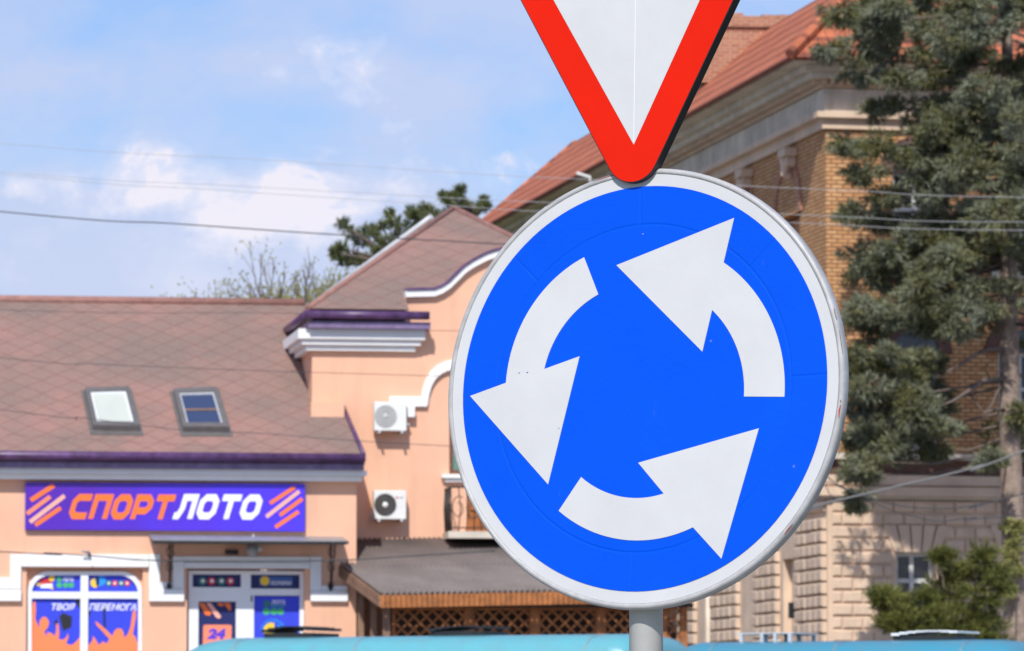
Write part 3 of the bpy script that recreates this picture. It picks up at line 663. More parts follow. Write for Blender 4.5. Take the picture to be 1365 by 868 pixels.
# canopy over the door
yc0 = -1.05
zc_ = A.hit(335, 721, yc0)[1]; xa = A.hit(212, 720, yc0)[0]; xb = A.hit(464, 720, yc0)[0]
m = MB(A); t0 = .028
m.prism([(0,0)], 0, 0) if False else None
for (x0,x1) in ((xa-.12, xb),):
    for f in ([(x0,yc0,zc_),(x1,yc0,zc_-.02),(x1,-.003,zc_+.10),(x0,-.003,zc_+.12)],): m.face(f); m.face([(a[0],a[1],a[2]+t0) for a in f][::-1])
    m.face([(x0,yc0,zc_),(x1,yc0,zc_-.02),(x1,yc0,zc_+t0-.02),(x0,yc0,zc_+t0)])
    m.face([(x0,yc0,zc_),(x0,-.003,zc_+.12),(x0,-.003,zc_+.12+t0),(x0,yc0,zc_+t0)]); m.face([(x1,yc0,zc_-.02),(x1,-.003,zc_+.10),(x1,-.003,zc_+.10+t0),(x1,yc0,zc_+t0-.02)])
awn = build('canopy', m, M['grey_metal'], shop)
m = MB(A); m.box(xa-.13, xb+.01, yc0-.02, yc0-.003, zc_-.05, zc_-.004); m.box(xa-.1, xb-.02, yc0+.02, yc0+.05, zc_-.06, zc_-.025)
build('edge_trim', m, M['dark_metal'], awn)
def spiral(cx, cz, r0, turns, a0, n=20, y=0): return [(cx+.9*(r0*(1-.8*k/n))*math.cos(a0+turns*6.283*k/n), y+(r0*(1-.8*k/n))*math.cos(a0+turns*6.283*k/n), cz+(r0*(1-.8*k/n))*math.sin(a0+turns*6.283*k/n)) for k in range(n+1)]
for bx_px in (226, 441):
    bx = A.hit(bx_px, 760, -.03)[0]; m = MB(A); zb = A.hit(bx_px, 795, -.03)[1]
    m.tube([(bx,-.03,zc_+.05),(bx,-.03,zb)], .015, 6); m.tube([(bx,-.03,zc_+.02),(bx,-.95,zc_-.03)], .012, 6)
    m.tube([(bx,-.05,zb+.05),(bx,-.22,zb+.32),(bx,-.5,zb+.62),(bx,-.85,zc_-.05)], .012, 6)
    for cy, cz, r0 in ((-.16,zb+.55,.11),(-.33,zb+.82,.12),(-.14,zb+.2,.08)): m.tube(spiral(bx, cz, r0, 1.5, 1., 18, cy), .009, 5)
    m.tube([(bx,-.05,zb+.25),(bx-.02,-.1,zb+.18),(bx,-.05,zb+.1)], [.02,.05,.02], 6)
    build('bracket', m, M['iron'], awn)
# lamps and camera on the shop wall
def on(F, px, py, y): q = F.hit(px, py, y); return (q[0], y, q[1])
def floodlamp():
    x, y, z = on(A, 337, 733, -.35); e = thing('flood_lamp', 'grey floodlight hanging under the door canopy', 'lamp', A.w((x, y, z)))
    m = MB(A); m.lathe([(0,-.0),(.05,-.0),(.11,.04),(.13,.16),(.12,.2),(0,.2)], 20, (x, z)); 
    m.v = [v + A.Y*(y-.0) for v in m.v]; build('housing', m, M['grey_metal'], e)
    m = MB(A); m.tube([(x+.1,y+.12,z),(x+.16,y+.12,z+.09),(x+.02,y+.12,z+.15),(x+.02,y+.12,z+.3)], .014, 6); m.tube([(x+.1,y+.05,z+.02),(x+.17,y+.05,z+.03)], .05, 8); build('yoke', m, M['light_metal'], e)
floodlamp()
x, y, z = on(A, 309, 736, -.06); m = MB(A); m.box(x-.12, x+.12, y-.05, y+.05, z-.045, z+.04); m.box(x-.09, x+.09, y-.07, y-.05, z-.03, z+.025)
single('junction_box', m, M['black'], A.w((x,0,z)), 'flat black box on the wall left of the floodlight', 'box', bevel=.008)
e = thing('security_camera', 'small dark camera bracket above the arched window', 'camera', A.w(on(A, 118, 738, -.15)))
x, y, z = on(A, 118, 737, -.18); m = MB(A); m.tube([(x-.13,y-.04,z+.03),(x+.02,y,z)], [.022,.03], 8); build('body', m, M['grey_metal'], e)
m = MB(A); m.tube([(x,y+.02,z-.01),(x+.04,-.02,z-.03)], .028, 6); m.tube([(x+.03,y+.1,z-.05),(x+.06,y+.1,z-.2),(x+.09,-.12,z-.28)], .007, 5); build('bracket', m, M['dark_metal'], e)
# the shop name board
bd = thing('shop_sign', 'long violet-blue board with orange and white lettering between slanted stripes', 'sign', A.w(on(A, 220, 708, -.08)))
r = rect(A, 33.5, 644, 406.5, 707.5, -.12); m = MB(A); m.box(r[0], r[1], -.12, -.012, r[2], r[3])
m.uv = [[(u-r[1], v) for u, v in f] for f in m.uv]; build('panel', m, M['board'], bd, .008, 1)
def stroke(m, P, wd, y, closed=False):
    P = [Vector(q) for q in P]; L = []; Rr = []; n = len(P)
    for i in range(n):
        a = P[i-1] if (i or closed) else None; c = P[(i+1) % n] if (i < n-1 or closed) else None
        e1 = (P[i]-a).normalized() if a is not None else (c-P[i]).normalized(); e2 = (c-P[i]).normalized() if c is not None else e1
        nn = Vector((-(e1.y+e2.y), e1.x+e2.x)).normalized(); k_ = wd/2/max(.35, nn.dot(Vector((-e1.y, e1.x))))
        L.append(P[i]+nn*k_); Rr.append(P[i]-nn*k_)
    for i in range(n if closed else n-1):
        j = (i+1) % n; m.face([(q.x, y, q.y) for q in (L[i], L[j], Rr[j], Rr[i])])
def glyph(ch, w=1.0, h=1.0, t=.24):
    c = .18; a, b, lo, hi = t/2, w-t/2, t/2, h-t/2
    if ch == 'О': return [([(a+c,lo),(b-c,lo),(b,lo+c),(b,hi-c),(b-c,hi),(a+c,hi),(a,hi-c),(a,lo+c)], True)]
    if ch == 'С': return [([(w,hi),(a+c,hi),(a,hi-c),(a,lo+c),(a+c,lo),(w-.02,lo)], False)]
    if ch == 'П': return [([(a,0),(a,hi),(b,hi),(b,0)], False)]
    if ch == 'Р': return [([(a,0),(a,hi),(b-c,hi),(b,hi-c),(b,.5),(b-c,.34),(t+.01,.34)], False)]
    if ch == 'Т': return [([(0,hi),(w,hi)], False), ([(w/2,h-t-.003),(w/2,0)], False)]
    if ch == 'Л': return [([(-.04,lo),(a+.06,lo),(a+.2,lo+.3),(a+.2,hi),(b,hi),(b,0)], False)]
def board_word(word, px0, px1, py0, py1, mt):
    y = -.127; x0, z0 = A.hit(px0, py1, y); x1, z1 = A.hit(px1, py0, y); H_ = z1-z0; sh = .3*H_; W = x1-x0-sh; n = len(word); adv = W/(n-.14)
    m = MB(A)
    for i, ch in enumerate(word):
        for P_, cl in glyph(ch):
            mm = MB(); stroke(mm, P_, .28, 0, cl)
            for f in mm.f: m.face([(x0+i*adv+mm.v[k].x*adv*.86+sh*mm.v[k].z, y, z0+mm.v[k].z*H_) for k in f])
    build('lettering', m, mt, bd)
board_word('СПОРТ', 90, 235, 660, 691.5, M['orange_p']); board_word('ЛОТО', 231, 352, 660, 691.5, M['white_p'])
def stripes(L):
    for (x0,y0,x1,y1,w_,mt) in L:
        y = -.127; a = A.hit(x0, y0, y); b = A.hit(x1, y1, y); m = MB(A); stroke(m, [a, b], w_/70, y); build('stripe', m, M[mt], bd)
stripes([(41,667,72,647,6,'orange_p'),(36,685,67,662,5.5,'salmon_p'),(40,696,86,661,5.5,'peach_p'),(47,700,81,677,5.5,'orange_p'),
         (360,671,393,649.5,5,'orange_p'),(355,689,399,655,5,'peach_p'),(373,687,403,665,5,'orange_p'),(367,703,398,682,5,'orange_p')])
# plinth
m = MB(A); zz_ = A.hit(100, 866.5, -.05)[1]; m.box(XL, .0, -.06, -.003, GZ-.3, GZ+.55); build('plinth', m, M['stone_grey'], shop)

# ---- gabled house behind
xBl = B.hit(416, 500)[0]; pk = B.hit(605, 278, 4.6); zE = B.hit(480, 412, -.45)[1]
half = pk[0]-B.hit(410, 412, -.45)[0]; xBr = pk[0]+half-.45
house = thing('gabled_house', 'taller peach house with curved white-edged gable, hip roof and purple gutter', 'building', B.w((pk[0],0,GZ)))
zcB = B.hit(480, 440)[1]
gable = [(540,440),(540,397),(578,396),(588,392),(597,386),(607,376),(617,366),(627,359),(636,354),(648,348),(660,344),(680,340),(700,339)]
G1 = [B.hit(*q) for q in gable]; cxg = G1[-1][0]
G2 = [(2*cxg-q[0], q[1]) for q in G1[::-1][1:]]
gl = G1+G2
holesB = [rect(B, 599, 546, 668, 632), rect(B, 622, 660, 664, 709), rect(B, 735, 546, 804, 632)]
m = facade(MB(B), xBl, xBr, GZ-.3, zcB, holesB)
m.face([(q[0],0,q[1]) for q in gl]); m.face([(q[0],.25,q[1]) for q in gl][::-1])
for i in range(len(gl)-1): a, b = gl[i], gl[i+1]; m.face([(a[0],0,a[1]),(b[0],0,b[1]),(b[0],.25,b[1]),(a[0],.25,a[1])])
m.face([(xBl,0,GZ-.3),(xBl,9,GZ-.3),(xBl,9,zcB+.5),(xBl,0,zcB+.5)]); m.face([(xBr,0,GZ-.3),(xBr,9,GZ-.3),(xBr,9,zcB+.3),(xBr,0,zcB+.3)]); m.face([(xBl,9,GZ-.3),(xBr,9,GZ-.3),(xBr,9,zcB+.3),(xBl,9,zcB+.3)])
build('wall', m, M['peach'], house)
m = MB(B); P_ = [Vector((q[0], q[1])) for q in gl[1:-1]]
st = MB(); stroke(st, [(q.x, q.y+.07) for q in P_], .13, 0)
for f in st.f:
    q = [st.v[k_] for k_ in f]; m.face([(v.x,-.13,v.z) for v in q]); m.face([(v.x,.27,v.z) for v in q][::-1])
    for a, b in ((0,1),(1,2),(2,3),(3,0)): m.face([(q[a].x,-.13,q[a].z),(q[b].x,-.13,q[b].z),(q[b].x,.27,q[b].z),(q[a].x,.27,q[a].z)])
build('gable_coping', m, M['white_trim'], house, weld=True)
m = MB(B); st = MB(); stroke(st, [(q.x, q.y+.155) for q in P_], .04, 0)
for f in st.f:
    q = [st.v[k_] for k_ in f]; m.face([(v.x,-.17,v.z) for v in q]); m.face([(v.x,.3,v.z) for v in q][::-1])
    for a, b in ((0,1),(1,2),(2,3),(3,0)): m.face([(q[a].x,-.17,q[a].z),(q[b].x,-.17,q[b].z),(q[b].x,.3,q[b].z),(q[a].x,.3,q[a].z)])
build('gable_flashing', m, M['purple'], house)
# hip roof
xl, xr, yf, yb = pk[0]-half, pk[0]+half, -.45, 9.6
pkp = (pk[0], 4.6, pk[1])
C4 = [(xl,yf,zE),(xr,yf,zE),(xr,yb,zE),(xl,yb,zE)]
m = MB(B)
for i in range(4):
    a, b = Vector(C4[i]), Vector(C4[(i+1) % 4]); e = (b-a).normalized(); q = Vector(pkp)
    if i == 0:                                   # the front slope stops behind the gable wall
        sl_ = (pk[1]-zE)/(4.6-yf); xg_ = G1[0][0]+.02; zc2 = zE+sl_*(.26-yf); xr2 = xr-(.26-yf)*half/(4.6-yf)
        P_ = [a, (xg_,yf,zE), (xg_,.26,zc2), (xr2,.26,zc2), q]; m.face(P_, uv=[(p_[0], (p_[1]-yf)*math.sqrt(1+sl_*sl_)) for p_ in P_]); continue
    sx_ = (q-a).dot(e); h_ = ((q-a)-e*sx_).length; m.face([a, b, q], uv=[(0,0),((b-a).length,0),(sx_,h_)])
rB = build('roof', m, M['shingle'], house, weld=False)
m = MB(B)
for q in C4: m.tube([Vector(q)+Vector((0,0,.0)), Vector(pkp)+Vector((0,0,.01))], .06, 6)
build('hip_tiles', m, M['ridge_tile'], rB)
m = MB(B); fl = Vector(C4[3]); m.tube([Vector(C4[3])+Vector((-.02,0,.06)), Vector(C4[3]).lerp(Vector(pkp), .9)+Vector((-.05,0,.12))], .06, 6); build('flashing', m, M['light_metal'], rB)
xg1 = B.hit(572, 420, -.5)[0]
for o_, (r0) in ((0, .085),):
    m = MB(B); zg = B.hit(480, 420, -.52)[1]
    m.tube([(xl-.03, 4.2, zg),(xl-.03,-.5,zg)], r0, 10); m.tube([(xl-.08,-.53,zg),(xg1,-.53,zg)], r0, 10); build('gutter', m, M['purple'], house)
za, zb_ = B.hit(480, 438, -.42)[1], B.hit(480, 429, -.42)[1]
xc1 = B.hit(567, 455, -.3)[0]
m = MB(B); m.box(xl+.02, xc1+.08, -.47, 0, za, zb_); m.box(xl+.02, xl+.35, .001, 4.5, za, zb_); build('fascia', m, M['lavender'], house)
m = MB(B); z3 = B.hit(480, 468, -.1)[1]; hh = za-.003-z3
for (f0, f1, o_) in ((.52,1,.30),(.26,.51,.22),(0,.25,.13)):
    m.box(xBl-o_, xc1-(.3-o_), -o_, -.002, z3+hh*f0, z3+hh*f1); m.box(xBl-o_, xBl-.002, -.001, 4.2, z3+hh*f0, z3+hh*f1)
build('cornice', m, M['white_trim'], house, .006, 1)
# round hood mould, window, sill, balcony
yy = -.08
hood = [(519,534),(566,534),(568,520),(572,508),(578,498),(586,491),(594,487),(603,485),(612,487),(622,492),(630,501),(635,512),(637,526),(637,534),(684,534)]
st = MB(); stroke(st, [B.hit(*q) for q in hood], .15, 0); st2 = MB(); stroke(st2, [(q[0], q[1]-.075) for q in [B.hit(*q) for q in hood]], .09, 0)
m = MB(B)
for S_, o_ in ((st, .06), (st2, .1)):
    for f in S_.f:
        q = [S_.v[k_] for k_ in f]; m.face([(v.x,-o_,v.z) for v in q])
        for a, b in ((0,1),(1,2),(2,3),(3,0)): m.face([(q[a].x,-o_,q[a].z),(q[b].x,-o_,q[b].z),(q[b].x,-.002,q[b].z),(q[a].x,-.002,q[a].z)])
build('hood_mould', m, M['white_trim'], house)
def window(F, hole, parent, fm, gm, yw_=.14, ft=.07, cols=(.5,), rows=(.65,), curtain=None, name='window'):
    a, b, c, d = hole[:4]; m = MB(F)
    m.box(a,b,yw_-.04,yw_+.03,c,c+ft); m.box(a,b,yw_-.04,yw_+.03,d-ft,d); m.box(a,a+ft,yw_-.04,yw_+.03,c+ft,d-ft); m.box(b-ft,b,yw_-.04,yw_+.03,c+ft,d-ft)
    for k_ in cols: x_ = a+(b-a)*k_; m.box(x_-ft*.5,x_+ft*.5,yw_-.045,yw_+.02,c+ft,d-ft)
    for k_ in rows: z_ = c+(d-c)*k_; m.box(a+ft,b-ft,yw_-.04,yw_+.02,z_-ft*.5,z_+ft*.5)
    o = build(name, m, fm, parent); m = MB(F); m.box(a+.01,b-.01,yw_+.0,yw_+.012,c+.01,d-.01); build('pane', m, gm, o)
    return o
window(B, holesB[0], house, M['brown_frame'], M['green_curtain'], .12, .08); window(B, holesB[2], house, M['brown_frame'], M['glass'], .12, .08)
window(B, holesB[1], house, M['wood'], M['wood'], .1, .08, name='balcony_door')
r = rect(B, 588, 633, 690, 643); m = MB(B); m.box(r[0], r[1], -.16, -.002, (r[2]+r[3])/2, r[3]); m.box(r[0]+.06, r[1]-.06, -.1, -.002, r[2], (r[2]+r[3])/2-.002); build('window_sill', m, M['white_trim'], house)
zf = B.hit(640, 712, -.9)[1]; xb0, xb1 = B.hit(601, 700, -.9)[0], B.hit(760, 700, -.9)[0]
m = MB(B); m.box(xb0-.05, xb1, -.95, -.003, zf-.08, zf+.05); bal = build('balcony', m, M['stone_grey'], house)
zr_ = zf+.9; m = MB(B)
m.tube([(xb0,-.003,zr_),(xb0,-.9,zr_),(xb1-.05,-.9,zr_),(xb1-.05,-.003,zr_)], .018, 6); m.tube([(xb0,-.003,zf+.12),(xb0,-.9,zf+.12),(xb1-.05,-.9,zf+.12)], .014, 6)
x = xb0; i = 0
while x < xb1-.05:
    m.tube([(x,-.9,zf+.05),(x+.04*math.sin(i),-.93,zf+.5),(x,-.9,zr_)], .012, 5)
    if i % 2: m.tube([(x+r_*math.cos(t), -.91, zf+.5+1.6*r_*math.sin(t)) for k_ in range(13) for r_, t in [(.15*(1-.05*k_), k_*.6+i)]], .011, 5)
    x += .15; i += 1
for i in range(6): m.tube([(xb0,-.15*i-.05,zf+.05),(xb0-.03,-.15*i-.1,zf+.5),(xb0,-.15*i-.05,zr_)], .012, 5)
for i in range(5): m.tube([(xb0-.01, -.1-.16*i+r_*math.cos(t), zf+.5+1.7*r_*math.sin(t)) for k_ in range(12) for r_, t in [(.13*(1-.05*k_), k_*.6+i)]], .011, 5)
build('railing', m, M['iron'], bal)

# ---- air conditioners
def make_ac(cx, cy, dark, label):
    x, z = B.hit(cx, cy, -.36)
    e = thing('air_conditioner', label, 'air conditioner', B.w((x,-.2,z-.29)), 'outdoor air conditioner units on the peach wall')
    hw, hh_ = .315, .28; y0 = -.36
    m = MB(B); m.box(x-hw, x+hw, y0, -.09, z-hh_, z+hh_); build('casing', m, M['ac'], e, .015, 2)
    fx = x-.095; m = MB(B)
    m.lathe([(.2,y0-.004),(.215,y0-.012),(.205,y0-.02),(.195,y0-.006)], 36, (fx, z), smooth=True)
    for rr_ in ((.17,.135,.10,.065,.03) if not dark else (.17,.12,.07)): m.lathe([(rr_-.008,y0-.010),(rr_,y0-.016),(rr_+.008,y0-.010)], 32, (fx, z))
    for k_ in range(12): a = k_*math.pi/6; m.tube([(fx+.02*math.cos(a),y0-.012,z+.02*math.sin(a)),(fx+.2*math.cos(a),y0-.012,z+.2*math.sin(a))], .004, 4)
    build('grille', m, M['ac_dark'] if dark else M['ac_grille'], e)
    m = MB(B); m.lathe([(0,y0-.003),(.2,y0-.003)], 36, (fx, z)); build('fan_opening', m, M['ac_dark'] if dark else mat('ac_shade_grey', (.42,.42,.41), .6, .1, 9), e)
    m = MB(B); m.lathe([(0,y0-.026),(.045,y0-.024),(.055,y0-.012)], 20, (fx, z)); build('hub', m, M['ac'] if dark else M['ac_grille'], e)
    if dark:
        m = MB(B); m.lathe([(0,y0-.004),(.022,y0-.004)], 16, (x+.13, z+.14)); build('emblem', m, M['red_dot'], e)
        m = MB(B); m.box(x+.17, x+.26, y0-.003, y0, z+.13, z+.15); build('name_strip', m, M['grey_metal'], e)
    for s in (-1, 1):
        m = MB(B); m.box(x+s*.22-.02, x+s*.22+.02, -.42, -.003, z-hh_-.045, z-hh_-.004); build('bracket', m, M['light_metal'], e)
    m = MB(B); m.tube([(x+hw,-.2,z-.12),(x+hw+.07,-.18,z-.15),(x+hw+.08,-.03,z-.2)] if not dark else [(x-hw,-.2,z-.12),(x-hw-.04,-.1,z-.2),(x-hw-.04,-.03,z-.35)], .018, 6); build('pipe', m, M['white_pvc'], e)
    return x, z
acx, acz = make_ac(520.5, 555, False, 'upper air conditioner with pale grey round grille')
make_ac(520, 673, True, 'lower air conditioner with dark round fan grille and red emblem')
m = MB(B); x, z = B.hit(536, 555, -.1); m.box(x+.1, x+.24, -.2, -.003, z-.02, z+.19)
single('pipe_cover', m, M['white_pvc'], B.w((x,0,z)), 'white pipe box beside the upper air conditioner', 'box', bevel=.01)

# ---- veranda with corrugated roof
ver = thing('veranda', 'wooden veranda with brown corrugated roof and lattice panels', 'veranda', at(700, 900, 99))
Pa, Pe, Pf, Pb, Pc = at(452,750,100), at(507,791,98.2), at(925,783,98.7), at(925,712,102.3), at(474,716,101.5)
def rowsurf(m, uvscale=1):
    # corrugated sheet between top line (Pa..Pb side) and eave line
    n = 150; k_ = 10
    T0 = Pe+(Pc-Pe)*1.0; 
    for j in range(n*4):
        pass
m = MB(); nw = 56; nn_ = nw*6
def roofpt(s, t):        # s along eave 0..1, t up the slope 0..1
    e = Pe.lerp(Pf, s); top_l = Pa + (Pa-Pe)*.75; top_r = Pb + Vector((-2.2,0,0)); tt = top_l.lerp(top_r, s)
    h = .034*math.sin(2*math.pi*nw*s); q = e.lerp(tt, t); return q+Vector((0,-.2*h,h))
topz = lambda s: 1.0
for j in range(nn_):
    s0, s1 = j/nn_, (j+1)/nn_
    for t0_, t1_ in ((0,.5),(.5,1)): m.face([roofpt(s0,t0_),roofpt(s1,t0_),roofpt(s1,t1_),roofpt(s0,t1_)], uv=[(s0*6,t0_*3.3),(s1*6,t0_*3.3),(s1*6,t1_*3.3),(s0*6,t1_*3.3)], smooth=True)
vr = build('roof', m, M['corr'], ver); md = vr.modifiers.new('thick', 'SOLIDIFY'); md.thickness = .015
vX = (Pf-Pe); vX.z = 0; VL = vX.length; vX.normalize(); V = FreeFrame(Pe, vX, Vector((-vX.y, vX.x, 0)), (0,0,1)); V.tz = (Pf.z-Pe.z)/VL
m = MB(V); n = 60
for i in range(n):
    a, b = VL*i/n, VL*(i+1)/n-.012; z0 = V.tz*a; m.box(a, b, -.02, .015, z0-.27, z0-.035)
build('fascia', m, M['wood'], ver)
vb = Pa-Pe; m = MB()
for dz, w_ in ((-.09,.05),(-.2,.07)):
    q0, q1 = Pe+Vector((-.03,0,dz)), Pe+vb*1.5+Vector((-.03,0,dz)); d_ = Vector((0,0,.05))
    for f in ([q0-d_,q1-d_,q1+d_,q0+d_],): 
        X_ = Vector((.05,0,0)); g_ = [p_+X_ for p_ in f]; m.face(f); m.face(g_[::-1])
        for i in range(4): m.face([f[i], f[(i+1)%4], g_[(i+1)%4], g_[i]])
build('verge_board', m, M['wood_dull'], ver)
ylat = .62
def vpx(px, yy): return V.hit(px, 830, yy)[0]
ztop = -.22
for px in (514.5, 625, 712, 800, 884, 911):
    x = vpx(px, ylat); m = MB(V); w_ = .07; yo = -.12 if px < 520 else 0
    m.box(x-w_, x+w_, ylat-.07+yo, ylat+.07+yo, GZ-Pe.z-.2, ztop); o = build('post', m, M['wood_dull'] if px < 520 else M['wood'], ver, .008, 1)
    if px < 520: o['label'] = 'weathered pale corner post'
for px0, px1 in ((527,618),(633,705),(720,793),(808,878),(890,906)):
    x0, x1 = vpx(px0, ylat), vpx(px1, ylat); m = MB(V); zt = V.hit(600, 810, ylat)[1]; zb = GZ-Pe.z+.9
    m.box(x0-.06,x0,ylat-.03,ylat+.03,zb,zt); m.box(x1,x1+.06,ylat-.03,ylat+.03,zb,zt); m.box(x0,x1,ylat-.03,ylat+.03,zt-.05,zt); m.box(x0,x1,ylat-.03,ylat+.03,zb,zb+.06)
    sp = .235; z0, z1 = zb+.06, zt-.05; H_ = z1-z0
    for sgn in (1, -1):
        c = x0-H_ if sgn > 0 else x0
        while c < x1+(0 if sgn > 0 else H_):
            # line x = c + sgn*(z-z0), clipped to the panel
            za_, zb2 = z0, z1; xa_ = c+sgn*0; 
            lo_ = max(0, (x0-c)*sgn if sgn > 0 else (c-x1)); hi_ = min(H_, (x1-c)*sgn if sgn > 0 else (c-x0))
            if hi_-lo_ > .05:
                p0 = Vector((c+sgn*lo_, 0, z0+lo_)); p1 = Vector((c+sgn*hi_, 0, z0+hi_)); nv = Vector((-sgn,0,1)).normalized()*.021; yq = ylat + (.012 if sgn > 0 else -.012)
                a_ = [p0-nv, p1-nv, p1+nv, p0+nv]; F_ = [Vector((q.x, yq-.008, q.z)) for q in a_]; G_ = [Vector((q.x, yq+.008, q.z)) for q in a_]
                m.face(F_); m.face(G_[::-1]); [m.face([F_[i], F_[(i+1)%4], G_[(i+1)%4], G_[i]]) for i in range(4)]
            c += sp
    build('lattice_panel', m, M['wood'], ver)
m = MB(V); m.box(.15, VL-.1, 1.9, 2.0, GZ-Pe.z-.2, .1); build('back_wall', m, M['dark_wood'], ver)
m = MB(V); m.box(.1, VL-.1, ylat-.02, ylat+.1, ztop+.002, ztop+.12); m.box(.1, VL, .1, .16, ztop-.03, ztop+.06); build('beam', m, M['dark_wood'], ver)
m = MB(V); m.box(.1, VL-.1, ylat-.02, ylat+.05, GZ-Pe.z-.2, GZ-Pe.z+.9); build('parapet', m, M['wood'], ver)
for px, yy in ((470, 1.3), (481, .9), (498, .6)):
    q = at(px, 830, 98.3+yy+.6); m = MB(); m.box(q.x-.06, q.x+.06, q.y-.05, q.y+.05, GZ-.2, 4.45 + (505-px)*.006); build('post', m, M['wood_dull'], ver)

# ------------------------------------------------------------------ brick palace on the right
KD = 122.; K = Vector(org(1103, KD)).to_3d() if False else Vector((*org(1103, KD), 0))
L = Frame(K[:2], -79.7); F = Frame(K[:2], 13)
fp = [K+L.X*(-43), K, K+F.X*32, K+F.X*32+F.Y*40, K+L.X*(-43)+Vector((30,8,0))]
fp = [(q.x, q.y) for q in fp]
def offset(P, d):
    o = []; n = len(P)
    for i in range(n):
        a, b, c = Vector(P[i-1]), Vector(P[i]), Vector(P[(i+1)%n]); e1 = (b-a).normalized(); e2 = (c-b).normalized()
        n1 = Vector((e1.y, -e1.x)); n2 = Vector((e2.y, -e2.x)); q = n1+n2; q = q*(d/(1+n1.dot(n2))); o.append((b.x+q.x, b.y+q.y))
    return o
zk = lambda py, yy=0: F.hit(1106, py, yy)[1]
pal = thing('brick_building', 'grand old buff brick building with rusticated stone base and clay tile roof', 'building', (K.x, K.y, GZ))
def ring(z0, z1, d, name, mt, bev=0): m = MB(); m.slab(offset(fp, d), z0, z1); return build(name, m, M[mt], pal, bev, 1)
zb0, zb1 = zk(632), zk(172)
# windows on the front (F) and side (L)
fw = []
for cx in (1221, 1362, 1500, 1630):
    fw += [('g', rect(F, cx-26, 736, cx+26, 836)), ('m', rect(F, cx-31, 470, cx+31, 598)), ('u', rect(F, cx-31, 228, cx+31, 362))]
lw = []
for a_, b_ in ((1036,1066),(980,1006),(930,952),(888,906),(850,864)):
    x0, x1 = L.hit(a_, 260)[0], L.hit(b_, 260)[0]; ap = .475*(x1-x0); lw += [(x0, x1, zk(340), zk(203)-ap), (x0, x1, zk(600), zk(440)-ap)]
m = facade(MB(L), -43, 0, zb0, zb1, lw, .35); build('side_wall', m, M['buff_brick'], pal)
m = facade(MB(F), 0, 32, zb0, zb1, [r for k_, r in fw if k_ != 'g'], .35)
m.face([(32,0,GZ-.3),(32,40,GZ-.3),(32,40,zb1+1),(32,0,zb1+1)]); build('front_wall', m, M['buff_brick'], pal)
# arch heads + panes
def arch(F_, r, parent, hoodm=None, yq=-.06, tm='glass'):
    a, b, c, d = r[:4]; cx = (a+b)/2; rr_ = (b-a)/2; m = MB(F_); n = 14
    for i in range(n):
        t0_, t1_ = math.pi*i/n, math.pi*(i+1)/n
        P_ = [(cx+rr_*1.02*math.cos(t0_), d-.02+rr_*.95*math.sin(t0_)), (cx+rr_*1.02*math.cos(t1_), d-.02+rr_*.95*math.sin(t1_))]
        Q_ = [(cx+(rr_+.32)*math.cos(t1_), d-.02+(rr_+.25)*math.sin(t1_)), (cx+(rr_+.32)*math.cos(t0_), d-.02+(rr_+.25)*math.sin(t0_))]
        poly = P_+Q_; m.face([(q[0],yq,q[1]) for q in poly]); m.face([(P_[0][0],yq,P_[0][1]),(P_[1][0],yq,P_[1][1]),(P_[1][0],0,P_[1][1]),(P_[0][0],0,P_[0][1])]); m.face([(Q_[0][0],yq,Q_[0][1]),(Q_[1][0],yq,Q_[1][1]),(Q_[1][0],0,Q_[1][1]),(Q_[0][0],0,Q_[0][1])])
    o = build('arch_hood', m, M[hoodm or 'dark_hood'], parent)
    m = MB(F_); m.face([(cx+rr_*math.cos(math.pi*i/n), -.012, d+rr_*.95*math.sin(math.pi*i/n)) for i in range(n+1)]); build('tympanum', m, M[tm], o)
for k_, r in fw:
    if k_ == 'g': continue
    window(F, r, pal, M['pale_sill'], M['glass'], .2, .09, (.5,), (.62,)); arch(F, r, pal)
    m = MB(F); m.box(r[0]-.2, r[1]+.2, -.15, .05, r[2]-.18, r[2]-.004); build('window_sill', m, M['stone_grey'], pal)
for i, r in enumerate(lw):
    window(L, r, pal, M['dark_hood'], M['buff_brick'] if i % 2 == 0 else M['glass'], .3, .06, (), ())
    arch(L, r, pal, 'red_brick', tm='buff_brick' if i % 2 == 0 else 'glass')
    if i % 2 == 0:                                # carved keystone corbel over each blind arch
        cx = (r[0]+r[1])/2-.25; z0 = r[3]+.475*(r[1]-r[0]); m = MB(L)
        cx += .9; m.box(cx-.34, cx+.34, -.34, -.003, z0+.22, z0+.42); m.box(cx-.22, cx+.22, -.26, -.003, z0-.02, z0+.22); m.tube([(cx,-.3,z0+.2),(cx+.0,-.22,z0-.02),(cx,-.26,z0-.2),(cx,-.1,z0-.26)], [.09,.13,.1,.08], 8)
        o = build('keystone', m, M['stone'], pal, .05, 2)
# string course, frieze, dentils, cornice
ring(zb1+.001, zk(158), .10, 'string_course', 'stone'); ring(zk(158)+.001, zk(150), .26, 'string_course', 'stone')
ring(zk(150)+.001, zk(118), .04, 'frieze', 'stone_grey')
ring(zk(117), zk(107), .12, 'cornice', 'stone'); ring(zk(107)+.002, zk(99), .45, 'cornice', 'stone_grey'); ring(zk(99)+.003, zk(90), .62, 'cornice', 'stone_grey'); 
ev = zk(78, -1.0); ring(zk(90)+.004, ev-.004, .98, 'cornice', 'stone_grey')
m = MB()
for F_, x0, x1 in ((F, -.15, 31), (L, -30, .15)):
    mm = MB(F_); x = x0
    while x < x1: mm.box(x, x+.10, -.30, -.125, zk(113), zk(107)-.004); x += .2
    m.v += mm.v; o_ = len(m.v)-len(mm.v); m.f += [tuple(i+o_ for i in f) for f in mm.f]; m.uv += mm.uv; m.sm += mm.sm
build('dentils', m, M['stone'], pal)
